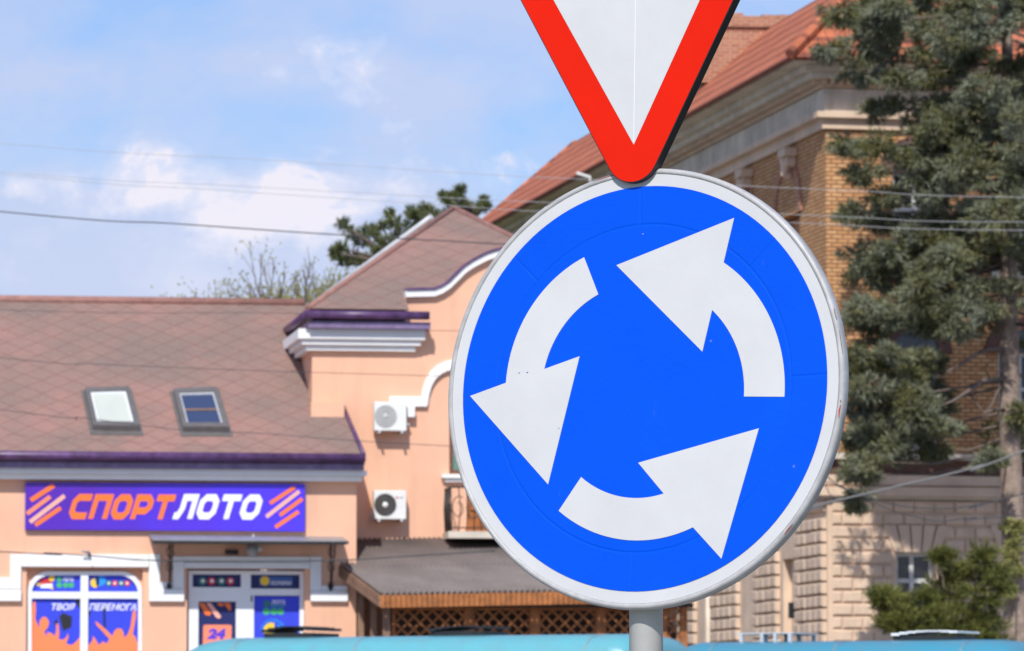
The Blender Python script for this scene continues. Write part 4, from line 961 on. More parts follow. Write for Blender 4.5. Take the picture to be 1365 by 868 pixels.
# roof: hipped slopes rising from the eave
E0 = offset(fp, 1.12); E1 = offset(fp, -2.0); rz = ev+2.85; m = MB()
for i in range(len(E0)):
    j = (i+1) % len(E0); a, b, c, d = Vector((*E0[i], ev)), Vector((*E0[j], ev)), Vector((*E1[j], rz)), Vector((*E1[i], rz)); e = (b-a).normalized()
    f = lambda q: ((q-a).dot(e), ((q-a)-e*(q-a).dot(e)).length); m.face([a,b,c,d], uv=[f(a),f(b),f(c),f(d)])
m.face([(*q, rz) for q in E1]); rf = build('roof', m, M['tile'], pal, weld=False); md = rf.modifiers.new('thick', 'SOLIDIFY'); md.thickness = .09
m = MB(); m.tube([Vector((*E0[1], ev+.06)), Vector((*E1[1], rz+.08))], .13, 8); build('hip_tiles', m, M['tile'], rf)
# brick firewall crossing the roof behind the ridge
q0, q1 = at(905, 20, 136), at(1150, 20, 136); zt = at(1020, 17, 136).z
FW = Frame((q0.x, q0.y), 6); w_ = (q1-q0).length
m = MB(FW); m.box(0, w_, 0, .6, rz-1.5, zt-.35); fw_ = build('firewall', m, M['red_brick'], pal)
m = MB(FW); m.box(-.08, w_+.08, -.1, .7, zt-.35, zt-.1); x = -.08
while x < w_: h_ = random.uniform(.03, .12); m.box(x, x+.42, -.06, .62, zt-.099, zt-.1+h_); x += .45
build('coping', m, M['red_brick'], fw_)
# lower stone storey
ring(zk(612), zk(604), .22, 'string_course', 'stone_grey'); ring(zk(632)+.002, zk(613), .02, 'plain_band', 'dark_hood')
ring(zk(646), zk(633), .12, 'string_course', 'stone'); ring(zk(649), zk(646)-.001, .05, 'string_course', 'stone'); ring(zk(661), zk(649)-.001, .22, 'string_course', 'stone'); ring(zk(665), zk(661)-.001, .08, 'string_course', 'stone_grey')
zs_ = zk(666); zg0 = GZ-.2
Lh = [(L.hit(a_, 780)[0], L.hit(b_, 780)[0], zg0+.6, zk(737)) for a_, b_ in ((1044,1062),(940,947))]
m = facade(MB(L), -43, 0, zg0, zs_, Lh, .3); build('base_side_wall', m, M['stone'], pal)
m = facade(MB(F), 0, 32, zg0, zs_, [r for k_, r in fw if k_ == 'g'], .4); build('base_front_wall', m, M['stone'], pal)
for r in Lh: m = MB(L); m.box(r[0], r[1], .2, .25, r[2], r[3]); build('blind_panel', m, M['stone'], pal)
CH = (zk(700)-zk(717.3)); 
def blocks(F_, spans, z_lo, z_hi, bw, name, holes=(), o_=.07, stag=True):
    m = MB(F_); z = z_hi; r_ = 0
    while z-CH > z_lo:
        a0, a1 = z-CH+.05, z
        for x0, x1 in spans:
            n = max(1, round((x1-x0)/bw)); w__ = (x1-x0)/n; xs_ = [x0+w__*i for i in range(n+1)]
            if stag and r_ % 2 and n > 1: xs_ = [x0]+[x0+w__*(i+.5) for i in range(n)]+[x1]
            for a, b in zip(xs_, xs_[1:]):
                segs = [(a, b)]
                for h in holes:
                    if h[2]-.02 < a1 and a0 < h[3]+h[4]:
                        ns = []
                        for s0, s1 in segs:
                            if s1 <= h[0]-h[5] or s0 >= h[1]+h[5]: ns.append((s0, s1)); continue
                            if s0 < h[0]-h[5]-.05: ns.append((s0, h[0]-h[5]))
                            if s1 > h[1]+h[5]+.05: ns.append((h[1]+h[5], s1))
                        segs = ns
                for s0, s1 in segs:
                    if s1-s0 < .08: continue
                    jit = random.uniform(-.012, .012); e = .03; O = o_+jit
                    # pillow-faced block: chamfered front
                    m.face([(s0+.02+e,-O,a0+e),(s1-.02-e,-O,a0+e),(s1-.02-e,-O,a1-e),(s0+.02+e,-O,a1-e)])
                    fr_ = [(s0+.02+e,-O,a0+e),(s1-.02-e,-O,a0+e),(s1-.02-e,-O,a1-e),(s0+.02+e,-O,a1-e)]; bk = [(s0+.012,-.001,a0),(s1-.012,-.001,a0),(s1-.012,-.001,a1),(s0+.012,-.001,a1)]; md_ = [(s0+.012,-O+e,a0),(s1-.012,-O+e,a0),(s1-.012,-O+e,a1),(s0+.012,-O+e,a1)]
                    for i in range(4): j = (i+1)%4; m.face([fr_[i], md_[i], md_[j], fr_[j]]); m.face([md_[i], bk[i], bk[j], md_[j]])
        z -= CH; r_ += 1
    build(name, m, M['stone'], pal, weld=False)
sp = lambda a_, b_: (L.hit(a_, 790)[0], L.hit(b_, 790)[0])
blocks(L, [sp(1064.5,1102.3), sp(1008.5,1040), sp(949,987), sp(912,927), (-16.,-14.2), (-19.5,-17.5), (-23,-21), (-27,-25), (-31,-29), (-35,-33), (-39,-37)], zg0, zk(690), .62, 'rusticated_blocks', stag=False, o_=.13)
blocks(L, [(sp(1040,1103)[0], -.08)], zk(690), zs_, .9, 'rusticated_blocks', stag=False, o_=.1)
gh = [(*r, .62, .10) for k_, r in fw if k_ == 'g']
blocks(F, [(.1, 31.9)], zg0, zs_-.02, .5, 'rusticated_blocks', gh, o_=.06)
for k_, r in fw:
    if k_ != 'g': continue
    o = window(F, r, pal, M['pale_sill'], M['glass'], .25, .1, (.45,), (.62,))
    cx = (r[0]+r[1])/2; m = MB(F); zt_ = r[3]+.62; zl_ = r[3]; n = 5
    for i in range(n):                            # fan of voussoirs over the window
        u0, u1 = -1+2*i/n+.03, -1+2*(i+1)/n-.03; hb, ht = (r[1]-r[0])/2+.08, (r[1]-r[0])/2+.34
        P_ = [(cx+u0*hb, zl_), (cx+u1*hb, zl_), (cx+u1*ht, zt_), (cx+u0*ht, zt_)]; m.prism(P_, -.09, -.001, False)
    build('lintel', m, M['stone'], pal)
x, z = L.hit(1059.5, 815, -.08); m = MB(L); m.box(x-.3, x+.02, -.1, -.0, z-.12, z+.05); m.box(x-.34, x-.2, -.16, -.02, z-.16, z+.22)
build('wall_hook', m, M['dark_metal'], pal)
m = MB(L); x = L.hit(944, 800, -.15)[0]; m.tube([(x,-.15,zg0),(x,-.15,zs_)], .06, 8); build('downpipe', m, M['stone_grey'], pal)
x, z = at(781, 236, 138).x, at(781, 236, 138).z
ins = thing('insulator_bracket', 'small insulator bracket carrying wires under the tiled eave', 'bracket', (x, 138, z))
m = MB(); m.tube([(x-.25,138,z+.1),(x+.1,138,z),(x+.12,138,z-.3)], .05, 6); build('arm', m, M['pale_sill'], ins)

# ------------------------------------------------------------------ trees
def mesh_np(name, V_, T_, mt, parent):
    base = ROOT[parent]; me = bpy.data.meshes.new(name); V_ = np.asarray(V_, dtype=np.float32)-np.array(base, dtype=np.float32); T_ = np.asarray(T_, dtype=np.int32)
    me.vertices.add(len(V_)); me.vertices.foreach_set('co', V_.ravel()); me.loops.add(T_.size); me.loops.foreach_set('vertex_index', T_.ravel())
    me.polygons.add(len(T_)); me.polygons.foreach_set('loop_start', np.arange(0, T_.size, T_.shape[1], dtype=np.int32)); me.polygons.foreach_set('loop_total', np.full(len(T_), T_.shape[1], dtype=np.int32))
    me.update(calc_edges=True); me.validate(); me.materials.append(mt)
    o = bpy.data.objects.new(name, me); COL.objects.link(o); o.parent = parent; ROOT[o] = base; return o
def sprigs(cen, out_dir, nb, length, width, spread):
    """needle sprigs: per centre a fan of nb narrow blades about the twig direction"""
    n = len(cen); C_ = np.repeat(cen, nb, 0); D = np.repeat(out_dir, nb, 0)
    rnd = rng.normal(size=C_.shape); rnd -= (rnd*D).sum(1, keepdims=True)*D; rnd /= np.linalg.norm(rnd, axis=1, keepdims=True)+1e-9
    d = D + rnd*spread*rng.uniform(.4, 1.2, (len(D), 1)); d /= np.linalg.norm(d, axis=1, keepdims=True)
    side = np.cross(d, rng.normal(size=d.shape)); side /= np.linalg.norm(side, axis=1, keepdims=True)+1e-9
    st_ = C_ + D*rng.uniform(-.5, .5, (len(D), 1))*length*1.2; ln = length*rng.uniform(.6, 1.2, (len(D), 1))
    V_ = np.stack([st_-side*width/2, st_+side*width/2, st_+d*ln], 1).reshape(-1, 3); T_ = np.arange(len(V_)).reshape(-1, 3); return V_, T_
def blob_pts(c, rx, ry, rz, n):
    p = rng.normal(size=(n, 3)); p /= np.linalg.norm(p, axis=1, keepdims=True); p *= rng.uniform(.25, 1, (n, 1))**.55
    return np.array(c)+p*np.array([rx, ry, rz]), p
def clump_cluster(c, rx, ry, rz, dens, sub=.30):
    """uneven clump: many small sub-clumps, so that the outline breaks up"""
    vol = rx*ry*rz; ns = max(9, int(vol*dens/ (sub**3) *1.0)); P_, D_ = [], []
    cc, dd = blob_pts(c, rx, ry, rz, ns)
    for q, d in zip(cc, dd):
        s = sub*rng.uniform(.5, 1.15); pts_, dn = blob_pts(q, s*1.25, s, s*.55, int(34*s/sub)); P_.append(pts_)
        o = dn*.7+d*.6+np.array([0,0,-.12]); D_.append(o/np.linalg.norm(o, axis=1, keepdims=True))
    return np.concatenate(P_), np.concatenate(D_)
TD = 116.
tb = at(1358, 930, TD); tb = Vector((at(1362, 930, TD).x, TD, 1.2))
tree = thing('spruce_tree', 'tall blue-green spruce with bare lower trunk before the brick building', 'tree', tb)
trunk = [tb-Vector((0,0,.3))]+[at(px, py, TD) for px, py in ((1356,868),(1350,700),(1346,560),(1345,420),(1344,280),(1343,120),(1342,0),(1340,-150))]
m = MB(); m.tube(trunk, [.36,.29,.255,.235,.21,.17,.14,.11,.05], 14); tr = build('trunk', m, M['bark'], tree)
m = MB()
def limb(m, pts_, r0, r1, n=6): k_ = len(pts_); m.tube(pts_, [r0+(r1-r0)*i/(k_-1) for i in range(k_)], n)
for P_, r0 in (([(1336,505),(1310,508),(1290,522),(1270,535),(1255,540)],.06), ([(1338,465),(1315,466),(1298,474),(1280,486),(1262,496)],.06), ([(1338,546),(1322,547),(1308,553)],.05), ([(1336,512),(1328,525),(1322,540),(1312,550)],.03),
               ([(1310,468),(1318,455),(1325,440),(1338,420)],.025), ([(1290,522),(1300,535),(1310,548),(1318,556)],.02), ([(1320,506),(1312,490),(1322,480)],.02)):
    limb(m, [at(x, y, TD-.2-.3*i) for i, (x, y) in enumerate(P_)], r0, r0*.35)
build('dead_branches', m, M['twig'], tree)
pads = [(1128,18,42,18),(1190,8,50,24),(1255,6,50,26),(1320,12,50,28),(1112,66,28,12),(1160,58,42,20),(1215,72,45,22),(1285,58,45,22),(1345,75,35,28),
 (1150,98,34,13),(1205,104,36,16),(1262,112,42,20),(1322,122,42,24),(1172,148,24,16),(1220,146,38,20),(1275,160,44,24),(1340,168,34,26),
 (1134,192,20,16),(1170,192,32,20),(1222,205,40,24),(1283,216,42,26),(1345,228,30,26),(1150,232,28,15),(1178,262,24,13),(1262,268,38,24),(1322,280,40,26),
 (1140,284,22,14),(1168,296,24,10),(1250,312,34,18),(1302,328,42,22),(1350,340,30,24),(1148,340,30,18),(1198,352,42,20),(1258,364,44,24),(1318,382,42,22),
 (1160,376,38,18),(1212,396,42,20),(1272,406,42,16),(1152,412,26,16),(1196,426,34,10),(1240,420,26,10),
 (1145,478,18,14),(1158,520,28,18),(1142,548,20,18),(1190,535,34,20),(1238,522,30,14),(1180,570,40,22),(1235,568,34,24),(1148,590,20,14),(1205,600,42,18),(1250,600,16,10),(1225,545,30,16),
 (1142,632,16,18),(1142,668,7,14),(1158,616,20,10),(1325,586,12,24),(1322,618,12,14),(1356,556,10,22),(1362,590,12,20),(1280,440,20,8),
 (1380,20,40,30),(1400,110,45,30),(1420,200,50,30),(1400,290,50,30),(1430,380,55,28),(1400,450,45,22),(1450,520,45,24),(1420,580,40,22),(1500,330,40,24),(1490,440,40,22),(1480,240,40,24),(1470,130,40,24),(1450,40,40,24)]
n_main = len(pads)
for i in range(46): pads.append((random.uniform(1215, 1390), random.uniform(0, 410), random.uniform(18, 34), random.uniform(9, 18)))
for i in range(20): pads.append((random.uniform(1138, 1262), random.uniform(468, 608), random.uniform(14, 26), random.uniform(8, 15)))
for i in range(12): pads.append((random.uniform(1150, 1330), random.uniform(330, 440), random.uniform(18, 30), random.uniform(8, 14)))
for i in range(10): pads.append((random.uniform(1140, 1200), random.uniform(5, 70), random.uniform(14, 26), random.uniform(7, 12)))
pads += [(1340,-30,60,28),(1300,-80,45,25),(1380,-70,45,25),(1340,-125,40,30),(1335,-165,22,22),(1250,-40,40,22),(1200,-25,30,16)]
PP, DD = [], []; m = MB()
for i, (px, py, rx, ry) in enumerate(pads):
    dep = TD + random.uniform(-1.9, 1.5); c = at(px, py, dep); s = dep/FPX
    a, b = clump_cluster(c, rx*s*1.02, min(.9, max(.45, rx*s*.85)), ry*s*.95, 1.0, .23); PP.append(a); DD.append(b)
    zt_ = c.z-.1; k_ = min(len(trunk)-1, max(1, sum(1 for t in trunk if t.z < zt_))); t0_ = trunk[k_-1].lerp(trunk[k_], .5)
    st_ = Vector((t0_.x, t0_.y, min(c.z+.35, c.z+.35))); mid_ = st_.lerp(c, .55)+Vector((0,0,-.15)); 
    if i < n_main and not (py > 400 and i % 2): limb(m, [st_, mid_, c], .035, .012, 5)
# back and front of the crown, out towards and away from the viewer
for i in range(46):
    z_ = random.uniform(10.5, 18.5); ang_ = random.uniform(0, 6.283); rr_ = random.uniform(1.2, 3.4); c = Vector((tb.x-.2+rr_*math.cos(ang_), TD+rr_*1.0*math.sin(ang_), z_))
    if c.y < TD and c.x < tb.x-1.2 : continue
    a, b = clump_cluster(c, .8, .8, .36, .8, .27); PP.append(a); DD.append(b)
    limb(m, [Vector((tb.x-.2,TD,z_+.3)), c], .04, .012, 5)
build('branches', m, M['twig'], tree)
PP = np.concatenate(PP); DD = np.concatenate(DD)
V_, T_ = sprigs(PP, DD, 9, .145, .026, .8); mesh_np('crown', V_, T_, M['spruce'], tree)
print('spruce sprigs', len(PP))
# juniper shrub
jd = 108.; jb = Vector((at(1275, 868, jd).x, jd, 1.25)); jun = thing('juniper_shrub', 'yellow-green juniper shrub growing beside the spruce trunk', 'shrub', jb)
PP, DD = [], []; m = MB()
for px, py, rx, ry in [(1285,760,25,22),(1305,742,16,14),(1265,790,35,20),(1310,785,30,28),(1230,805,28,16),(1195,806,24,12),(1180,795,12,8),(1215,830,40,18),(1275,835,45,28),(1325,835,22,30),(1190,835,25,10),(1255,745,8,8),(1330,770,10,20),(1240,850,50,22),(1300,860,45,22),(1270,905,60,35),(1220,900,40,30),(1325,905,30,30)]:
    dep = jd+random.uniform(-.5, .5); c = at(px, py, dep); s = dep/FPX
    a, b = clump_cluster(c, rx*s, max(.3, rx*s*.9), ry*s, 1.3, .2); b = b+np.array([0,-.1,.45]); b /= np.linalg.norm(b, axis=1, keepdims=True); PP.append(a); DD.append(b)
    limb(m, [jb, jb.lerp(c, .5)+Vector((0,0,.1)), c], .04, .01, 5)
build('stems', m, M['twig'], jun); V_, T_ = sprigs(np.concatenate(PP), np.concatenate(DD), 8, .15, .02, .6); mesh_np('foliage', V_, T_, M['juniper'], jun)
# a few leafy shoots on the spruce trunk foot
PP = []; 
for px, py in ((1352,718),(1350,735),(1355,760),(1345,790),(1350,742),(1343,700),(1358,705)):
    a, b = clump_cluster(at(px, py, TD-.5), .13, .1, .12, 3, .1); PP.append((a, b))
sh = thing('trunk_shoots', 'thin yellow-green shoots climbing the lower spruce trunk', 'plant', at(1352, 860, TD-.45))
V_, T_ = sprigs(np.concatenate([q[0] for q in PP]), np.concatenate([q[1] for q in PP]), 4, .08, .03, .9); mesh_np('leaves', V_, T_, M['bud'], sh)
m = MB(); m.tube([at(1352,905,TD-.45), at(1355,800,TD-.45), at(1350,740,TD-.45), at(1347,695,TD-.45)], .012, 5); build('stem', m, M['twig'], sh)
# pine behind the hip roof
pd = 128.; pb = Vector((at(560, 800, pd).x, pd, 1.2)); pine = thing('pine_tree', 'dark pine whose clumped branches rise behind the hip roof', 'tree', pb)
ptr = [pb, at(556, 600, pd), at(548, 420, pd), at(545, 340, pd), at(580, 300, pd), at(625, 272, pd)]
m = MB(); m.tube(ptr, [.3,.25,.2,.15,.1,.04], 10); build('trunk', m, M['bark'], pine); m = MB(); PP, DD = [], []
for px, py, r_ in [(458,300,9),(470,312,10),(482,322,11),(498,318,12),(512,325,12),(490,308,9),(508,302,8),(528,318,12),(542,328,11),(525,296,9),(520,286,6),(540,305,12),(556,315,12),(560,295,11),(574,285,10),(590,292,12),(578,300,12),(600,280,10),(566,278,7),(548,283,7),(552,288,8),(612,268,10),(604,262,6),(614,254,6),(622,278,8),(596,268,5),(591,262,4),(630,285,6),(640,278,6),(645,268,5),(648,276,5),(450,340,9),(460,350,10),(470,342,9),(455,330,7),(480,350,7),(490,346,6),(445,336,4),(505,338,9),(575,315,12),(600,300,12),(530,335,12),(620,300,10)]:
    dep = pd+random.uniform(-.8, .8); c = at(px, py, dep); s = dep/FPX
    a, b = blob_pts(c, r_*s*.95, r_*s, r_*s*.8, 60); PP.append(a); b = b+np.array([0,0,.5]); DD.append(b/np.linalg.norm(b, axis=1, keepdims=True))
    j = min(range(len(ptr)), key=lambda i: (ptr[i]-c).length); limb(m, [ptr[j], ptr[j].lerp(c, .5)+Vector((0,0,-.15)), c], .05, .02, 5)
build('branches', m, M['twig'], pine); V_, T_ = sprigs(np.concatenate(PP), np.concatenate(DD), 8, .13, .022, .8); mesh_np('crown', V_, T_, M['pine'], pine)
# bare tree and budding trees behind the shop ridge
def bare_tree(name, px, py_top, dep, width, label, seed, buds, spread=.55, density=5):
    random.seed(seed); base = Vector((at(px, 600, dep).x, dep, 1.2)); topz_ = at(px, py_top, dep).z; e = thing(name, label, 'tree', base)
    m = MB(); tips = []
    def grow(p_, d, ln, r_, lv):
        q = p_+d*ln; mid_ = p_.lerp(q, .5)+Vector((random.uniform(-1,1), random.uniform(-1,1), 0))*ln*.05
        m.tube([p_, mid_, q], [r_, r_*.85, r_*.65], 5 if lv < 3 else 3, False)
        if lv >= 6 or r_ < .006: tips.append(q); return
        for i in range(density if lv == 1 else random.choice((2,3,3))):
            a_ = random.uniform(0, 6.283); s = random.uniform(.35, 1)*spread; dd = (d+Vector((math.cos(a_)*s, math.sin(a_)*s, random.uniform(.0,.25)))).normalized()
            grow(p_.lerp(q, random.uniform(.45, 1)), dd, ln*random.uniform(.6,.8), r_*.68, lv+1)
    H_ = topz_-base.z; t_ = base+Vector((0,0,H_*.5)); tm = MB(); tm.tube([base, base.lerp(t_, .5)+Vector((.1,0,0)), t_], [.24,.18,.13], 8); build('trunk', tm, M['bark'], e)
    for i in range(4): grow(base+Vector((0,0,H_*(.3+.06*i))), Vector((random.uniform(-.45,.45), random.uniform(-.4,.4), 1)).normalized(), H_*.25, .07, 1)
    grow(t_-Vector((0,0,.5)), Vector((0,0,1)), H_*.24, .08, 1)
    build('branches', m, M['twig'], e, weld=False)
    if buds:
        tp_ = np.array([t[:] for t in tips]); sel = tp_[rng.random(len(tp_)) < buds]; 
        if len(sel): 
            c = np.repeat(sel, 5, 0)+rng.normal(size=(len(sel)*5, 3))*.13; d = rng.normal(size=c.shape); d /= np.linalg.norm(d, axis=1, keepdims=True)
            V_, T_ = sprigs(c, d, 3, .07, .05, 1.); mesh_np('buds', V_, T_, M['bud'], e)
bare_tree('bare_tree', 386, 395, 150, 80, 'leafless grey-brown tree, tallest one behind the shop ridge', 3, .12, .42)
bare_tree('budding_tree', 345, 412, 146, 60, 'low budding yellow-green tree left of the leafless tree', 5, .9, .5)
bare_tree('budding_tree', 418, 405, 144, 40, 'low budding tree right of the leafless tree, against the hip roof', 8, .9, .5)
random.seed(21)

# ------------------------------------------------------------------ minibuses
def make_bus(px_c, py_roof, dep, deg, length, paint, label, mirror=False):
    c = at(px_c, py_roof, dep); top_z = c.z; e = thing('minibus', label, 'minibus', (c.x, c.y, .004)); s = 1 if not mirror else -1
    Fb = Frame((c.x, c.y), deg); W = 2.0; L2 = length/2
    def X(v): return s*v                        # front of the bus at -L2 (left) when s=1
    # cross-section (y,z): side wall, drip rail, domed roof
    sec = [(0,.35),(0,1.2),(.03,1.75),(.1,top_z-.22),(.14,top_z-.13),(.25,top_z-.055),(.5,top_z-.012),(W/2,top_z),(W-.5,top_z-.012),(W-.25,top_z-.055),(W-.14,top_z-.13),(W-.1,top_z-.22),(W-.03,1.75),(W,1.2),(W,.35)]
    st_ = [(-L2,.0,.55),(-L2+.05,.02,.9),(-L2+.5,0,1.12),(-L2+.75,0,1.2),(-L2+1.25,0,1)] # unused
    prof = []                                    # (x, height scale of everything over the belt, inset)
    xs_ = [(-L2,.42,.14),(-L2+.06,.5,.06),(-L2+.75,.56,.0),(-L2+1.45,.955,.0),(-L2+1.6,.985,0),(-L2+1.9,1,0),(0,1,0),(L2-.3,1,0),(L2-.12,.985,.02),(L2-.03,.95,.05),(L2,.9,.09)]
    m = MB(Fb); rings_ = []
    for xx, hs, ins_ in xs_:
        lim = .35+(top_z-.35)*hs; rings_.append([(X(xx), y+(ins_ if y < W/2 else -ins_), min(z, lim-(top_z-z)*(.25 if z > 1.8 else 0)) if hs < .9 else .35+(z-.35)*(lim-.35)/(top_z-.35)) for y, z in sec])
    for a, b in zip(rings_, rings_[1:]):
        for i in range(len(sec)-1): m.face([a[i], b[i], b[i+1], a[i+1]], smooth=True)
    m.face(rings_[0]); m.face(rings_[-1][::-1])
    body = build('body', m, paint, e)
    # side windows band, drip rail, roof seams
    def win_(name, x0, x1, z0, z1, mt, parent=e):
        for y0 in (0, 1):
            ya = (.035 if y0 == 0 else W-.035); mm = MB(Fb); sg = -1 if y0 == 0 else 1
            P_ = [(X(x0),ya+sg*.03,z0),(X(x1),ya+sg*.03,z0),(X(x1),ya-sg*.045+sg*.012,z1),(X(x0),ya-sg*.045+sg*.012,z1)]
            mm.face(P_); mm.face([(q[0], q[1]-sg*.03, q[2]) for q in P_][::-1])
            for i in range(4): a, b = P_[i], P_[(i+1)%4]; mm.face([a, b, (b[0],b[1]-sg*.03,b[2]), (a[0],a[1]-sg*.03,a[2])])
            build(name, mm, mt, parent)
    n = 4; xw0 = -L2+1.75; wl = (L2-.25-xw0)/n
    for i in range(n): win_('side_window', xw0+i*wl+.03, xw0+(i+1)*wl-.03, 1.55, top_z-.42, M['glass'])
    m = MB(Fb)
    for yy in (.085, W-.085): m.box(min(X(-L2+1.5),X(L2-.12)), max(X(-L2+1.5),X(L2-.12)), yy-.018, yy+.018, top_z-.265, top_z-.235)
    build('drip_rail', m, M['white_trim'], e)
    for xx in (-L2+2.1, -L2+3.7, L2-.55):
        m = MB(Fb)
        for a, b in zip(sec[3:], sec[4:-3]): m.face([(X(xx)-.008,a[0],a[1]+.004),(X(xx)+.008,a[0],a[1]+.004),(X(xx)+.008,b[0],b[1]+.004),(X(xx)-.008,b[0],b[1]+.004)])
        build('roof_seam', m, M['grey_metal'], e)
    # windscreen
    m = MB(Fb); a, b = rings_[2], rings_[3]
    m.face([(X(-L2+.72),.14,.35+(top_z-.35)*.56+.012),(X(-L2+.72),W-.14,.35+(top_z-.35)*.56+.012),(X(-L2+1.43),W-.24,.35+(top_z-.35)*.955-.07),(X(-L2+1.43),.24,.35+(top_z-.35)*.955-.07)]); build('windscreen', m, M['glass'], e)
    m = MB(Fb); m.box(min(X(L2-.0),X(L2+.012)), max(X(L2-.0),X(L2+.012)), .3, W-.3, 1.5, 2.1); build('rear_window', m, M['glass'], e)
    for yy in (.22, W-.42):
        m = MB(Fb); m.box(min(X(-L2-.015),X(-L2+.03)), max(X(-L2-.015),X(-L2+.03)), yy, yy+.22, .72, .9); build('headlight', m, M['white_p'], e)
        m = MB(Fb); m.box(min(X(L2-.05),X(L2+.02)), max(X(L2-.05),X(L2+.02)), yy, yy+.14, .9, 1.25); build('tail_light', m, M['red_p'], e)
    m = MB(Fb); m.box(min(X(-L2-.06),X(-L2+.05)), max(X(-L2-.06),X(-L2+.05)), .08, W-.08, .35, .58); build('front_bumper', m, M['black'], e)
    m = MB(Fb); m.box(min(X(L2-.02),X(L2+.08)), max(X(L2-.02),X(L2+.08)), .08, W-.08, .35, .55); build('rear_bumper', m, M['black'], e)
    for wx in (-L2+.95, L2-1.2):
        for wy in (-.03, W-.19):
            m = MB(Fb); m.lathe([(.2,wy),(.34,wy),(.36,wy+.03),(.36,wy+.19),(.34,wy+.22),(.2,wy+.22)], 28, (X(wx), .36)); wh = build('wheel', m, M['rubber'], e)
            m = MB(Fb); m.lathe([(0,wy+.02),(.08,wy+.01),(.2,wy+.03),(.2,wy+.19),(.08,wy+.2),(0,wy+.2)], 20, (X(wx), .36)); build('rim', m, M['light_metal'], wh)
    for yy in (-.16, W+.02): m = MB(Fb); m.box(min(X(-L2+1.15),X(-L2+1.25)), max(X(-L2+1.15),X(-L2+1.25)), yy, yy+.14, 1.45, 1.75); build('wing_mirror', m, M['black'], e)
    return e, Fb, top_z, W
def hatch(e, Fb, tz, W, px, wpx, lift, mt, rails=False):
    x = Fb.hit(px, 845, W/2)[0]; hw = wpx/2/115; m = MB(Fb); y0, y1 = W/2-.35, W/2+.35
    if rails:
        m.box(x-hw, x+hw, y0, y1+.04, tz+.085, tz+.10)
        for k_ in (-.8,-.1,.35,.85): [m.box(x+hw*k_-.02, x+hw*k_+.02, yy, yy+.04, tz-.03, tz+.085) for yy in (y0, y1)]
        build('roof_rack', m, mt, e); return
    m.box(x-hw*.95, x+hw*.95, y0+.03, y1-.03, tz-.02, tz+.045); o = build('roof_hatch', m, M['dark_metal'], e)
    m = MB(Fb); n = 8
    for i in range(n):
        u0, u1 = -1+2*i/n, -1+2*(i+1)/n; f = lambda u: tz+.075+lift*(1-((u+.1)**2))+.02*u
        m.box(x+hw*u0, x+hw*u1, y0, y1, min(f(u0),f(u1))-.012, max(f(u0),f(u1)))
    build('lid', m, mt, o)
b1 = make_bus(455, 846.5, 60, -27, 7.2, M['bus_cyan'], 'light cyan minibus with two open dark roof hatches, in front of the shop')
hatch(*b1, 402, 78, .05, M['dark_metal']); hatch(*b1, 626, 82, .03, M['dark_metal'])
b2 = make_bus(1186, 851.5, 61, -27, 5.85, M['bus_shaded'], 'minibus with shade-darkened cyan paint and a white roof vent, in front of the brick building', mirror=True)
hatch(*b2, 1035, 88, 0, M['light_metal'], rails=True); hatch(*b2, 1247, 96, .03, M['white_p'])

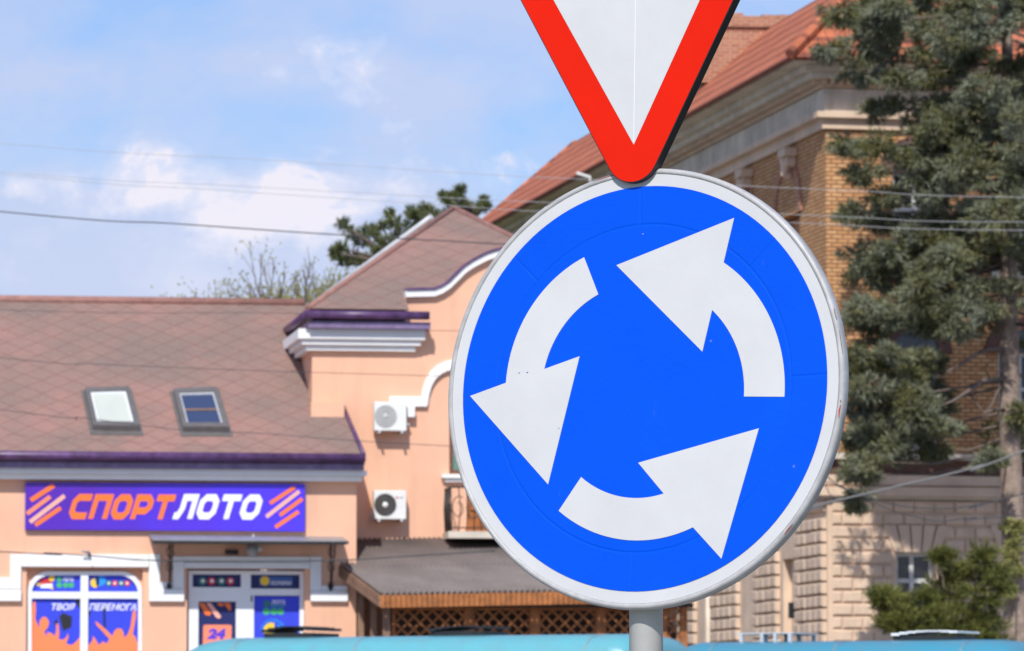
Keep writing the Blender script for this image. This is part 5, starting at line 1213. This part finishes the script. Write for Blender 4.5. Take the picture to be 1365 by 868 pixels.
# ------------------------------------------------------------------ cables
def cable(P_, dep, r_, label, mt='wire', ext=(True, True), group=None, depths=None):
    ds = depths or [dep]*len(P_); W_ = [at(x, y, d) for (x, y), d in zip(P_, ds)]
    if ext[0]: W_ = [W_[0]+(W_[0]-W_[1]).normalized()*12+Vector((0,0,.4))]+W_
    if ext[1]: W_ = W_+[W_[-1]+(W_[-1]-W_[-2]).normalized()*12+Vector((0,0,.4))]
    o = []; Q = [W_[0]*2-W_[1]]+W_+[W_[-1]*2-W_[-2]]
    for i in range(1, len(Q)-2):
        for k_ in range(8):
            t = k_/8; a, b, c, d = Q[i-1:i+3]; o.append(.5*((2*b)+(c-a)*t+(2*a-5*b+4*c-d)*t*t+(3*b-a-3*c+d)*t**3))
    o.append(Q[-2]); m = MB(); m.tube(o, r_, 6); single('cable', m, M[mt], o[0], label, 'cable', group)
cable([(0,282),(230,298),(450,313),(680,326),(760,330)], 80, .010, 'thick dark cable sloping across the sky and over the hip roof', ext=(True, False))
G_ = 'thin overhead wires crossing the whole view'
cable([(0,191),(350,213),(640,232),(780,239),(1133,254),(1365,263)], 84, .0048, 'topmost thin wire, ending above the spruce middle', 'wire_pale', group=G_)
cable([(0,229),(300,247),(640,266),(730,270),(1125,289),(1365,296)], 84, .0048, 'second thin wire from the top, just above its close neighbour', 'wire_pale', group=G_)
cable([(0,232),(300,254),(640,277),(700,281),(1080,298),(1365,307)], 84, .0048, 'third thin wire from the top, lower one of the close pair', 'wire_pale', group=G_)
cable([(0,413),(340,417),(440,419)], 97, .005, 'thin wire just below the shop roof ridge', ext=(True, False))
cable([(0,477),(120,485),(340,494),(640,503)], 92, .006, 'thin wire crossing the shop roof above the skylights', ext=(True, False))
cable([(0,546),(110,557),(240,573),(350,578),(480,588),(640,597)], 92, .0065, 'thin sagging wire crossing both skylights', ext=(True, False))
cable([(0,735.5),(60,737),(110,740),(190,746.5),(260,748),(330,748),(450,747),(520,743),(600,738),(660,734)], 96, .013, 'black cable sagging past the shop door canopy', ext=(True, False))
cable([(1060,682),(1100,671),(1160,657),(1210,645),(1250,636),(1310,620),(1365,601)], 104, .022, 'thick grey cable rising to the right across the stone base', 'wire_mid', ext=(False, True))
cable([(1098,630),(1115,645),(1150,660),(1200,674),(1260,678),(1310,671),(1365,658)], 105, .016, 'dark sagging cable below the thick grey cable', ext=(False, True))
cable([(1102,642),(1150,662),(1190,681),(1218,688),(1248,694.5),(1300,690),(1365,687)], 105.5, .012, 'lowest dark sagging cable, over the window lintel', ext=(False, True))
cable([(1100,640),(1104,655),(1112,664),(1125,668)], 105, .01, 'short drooping cable end beside the blue disc', ext=(False, False))
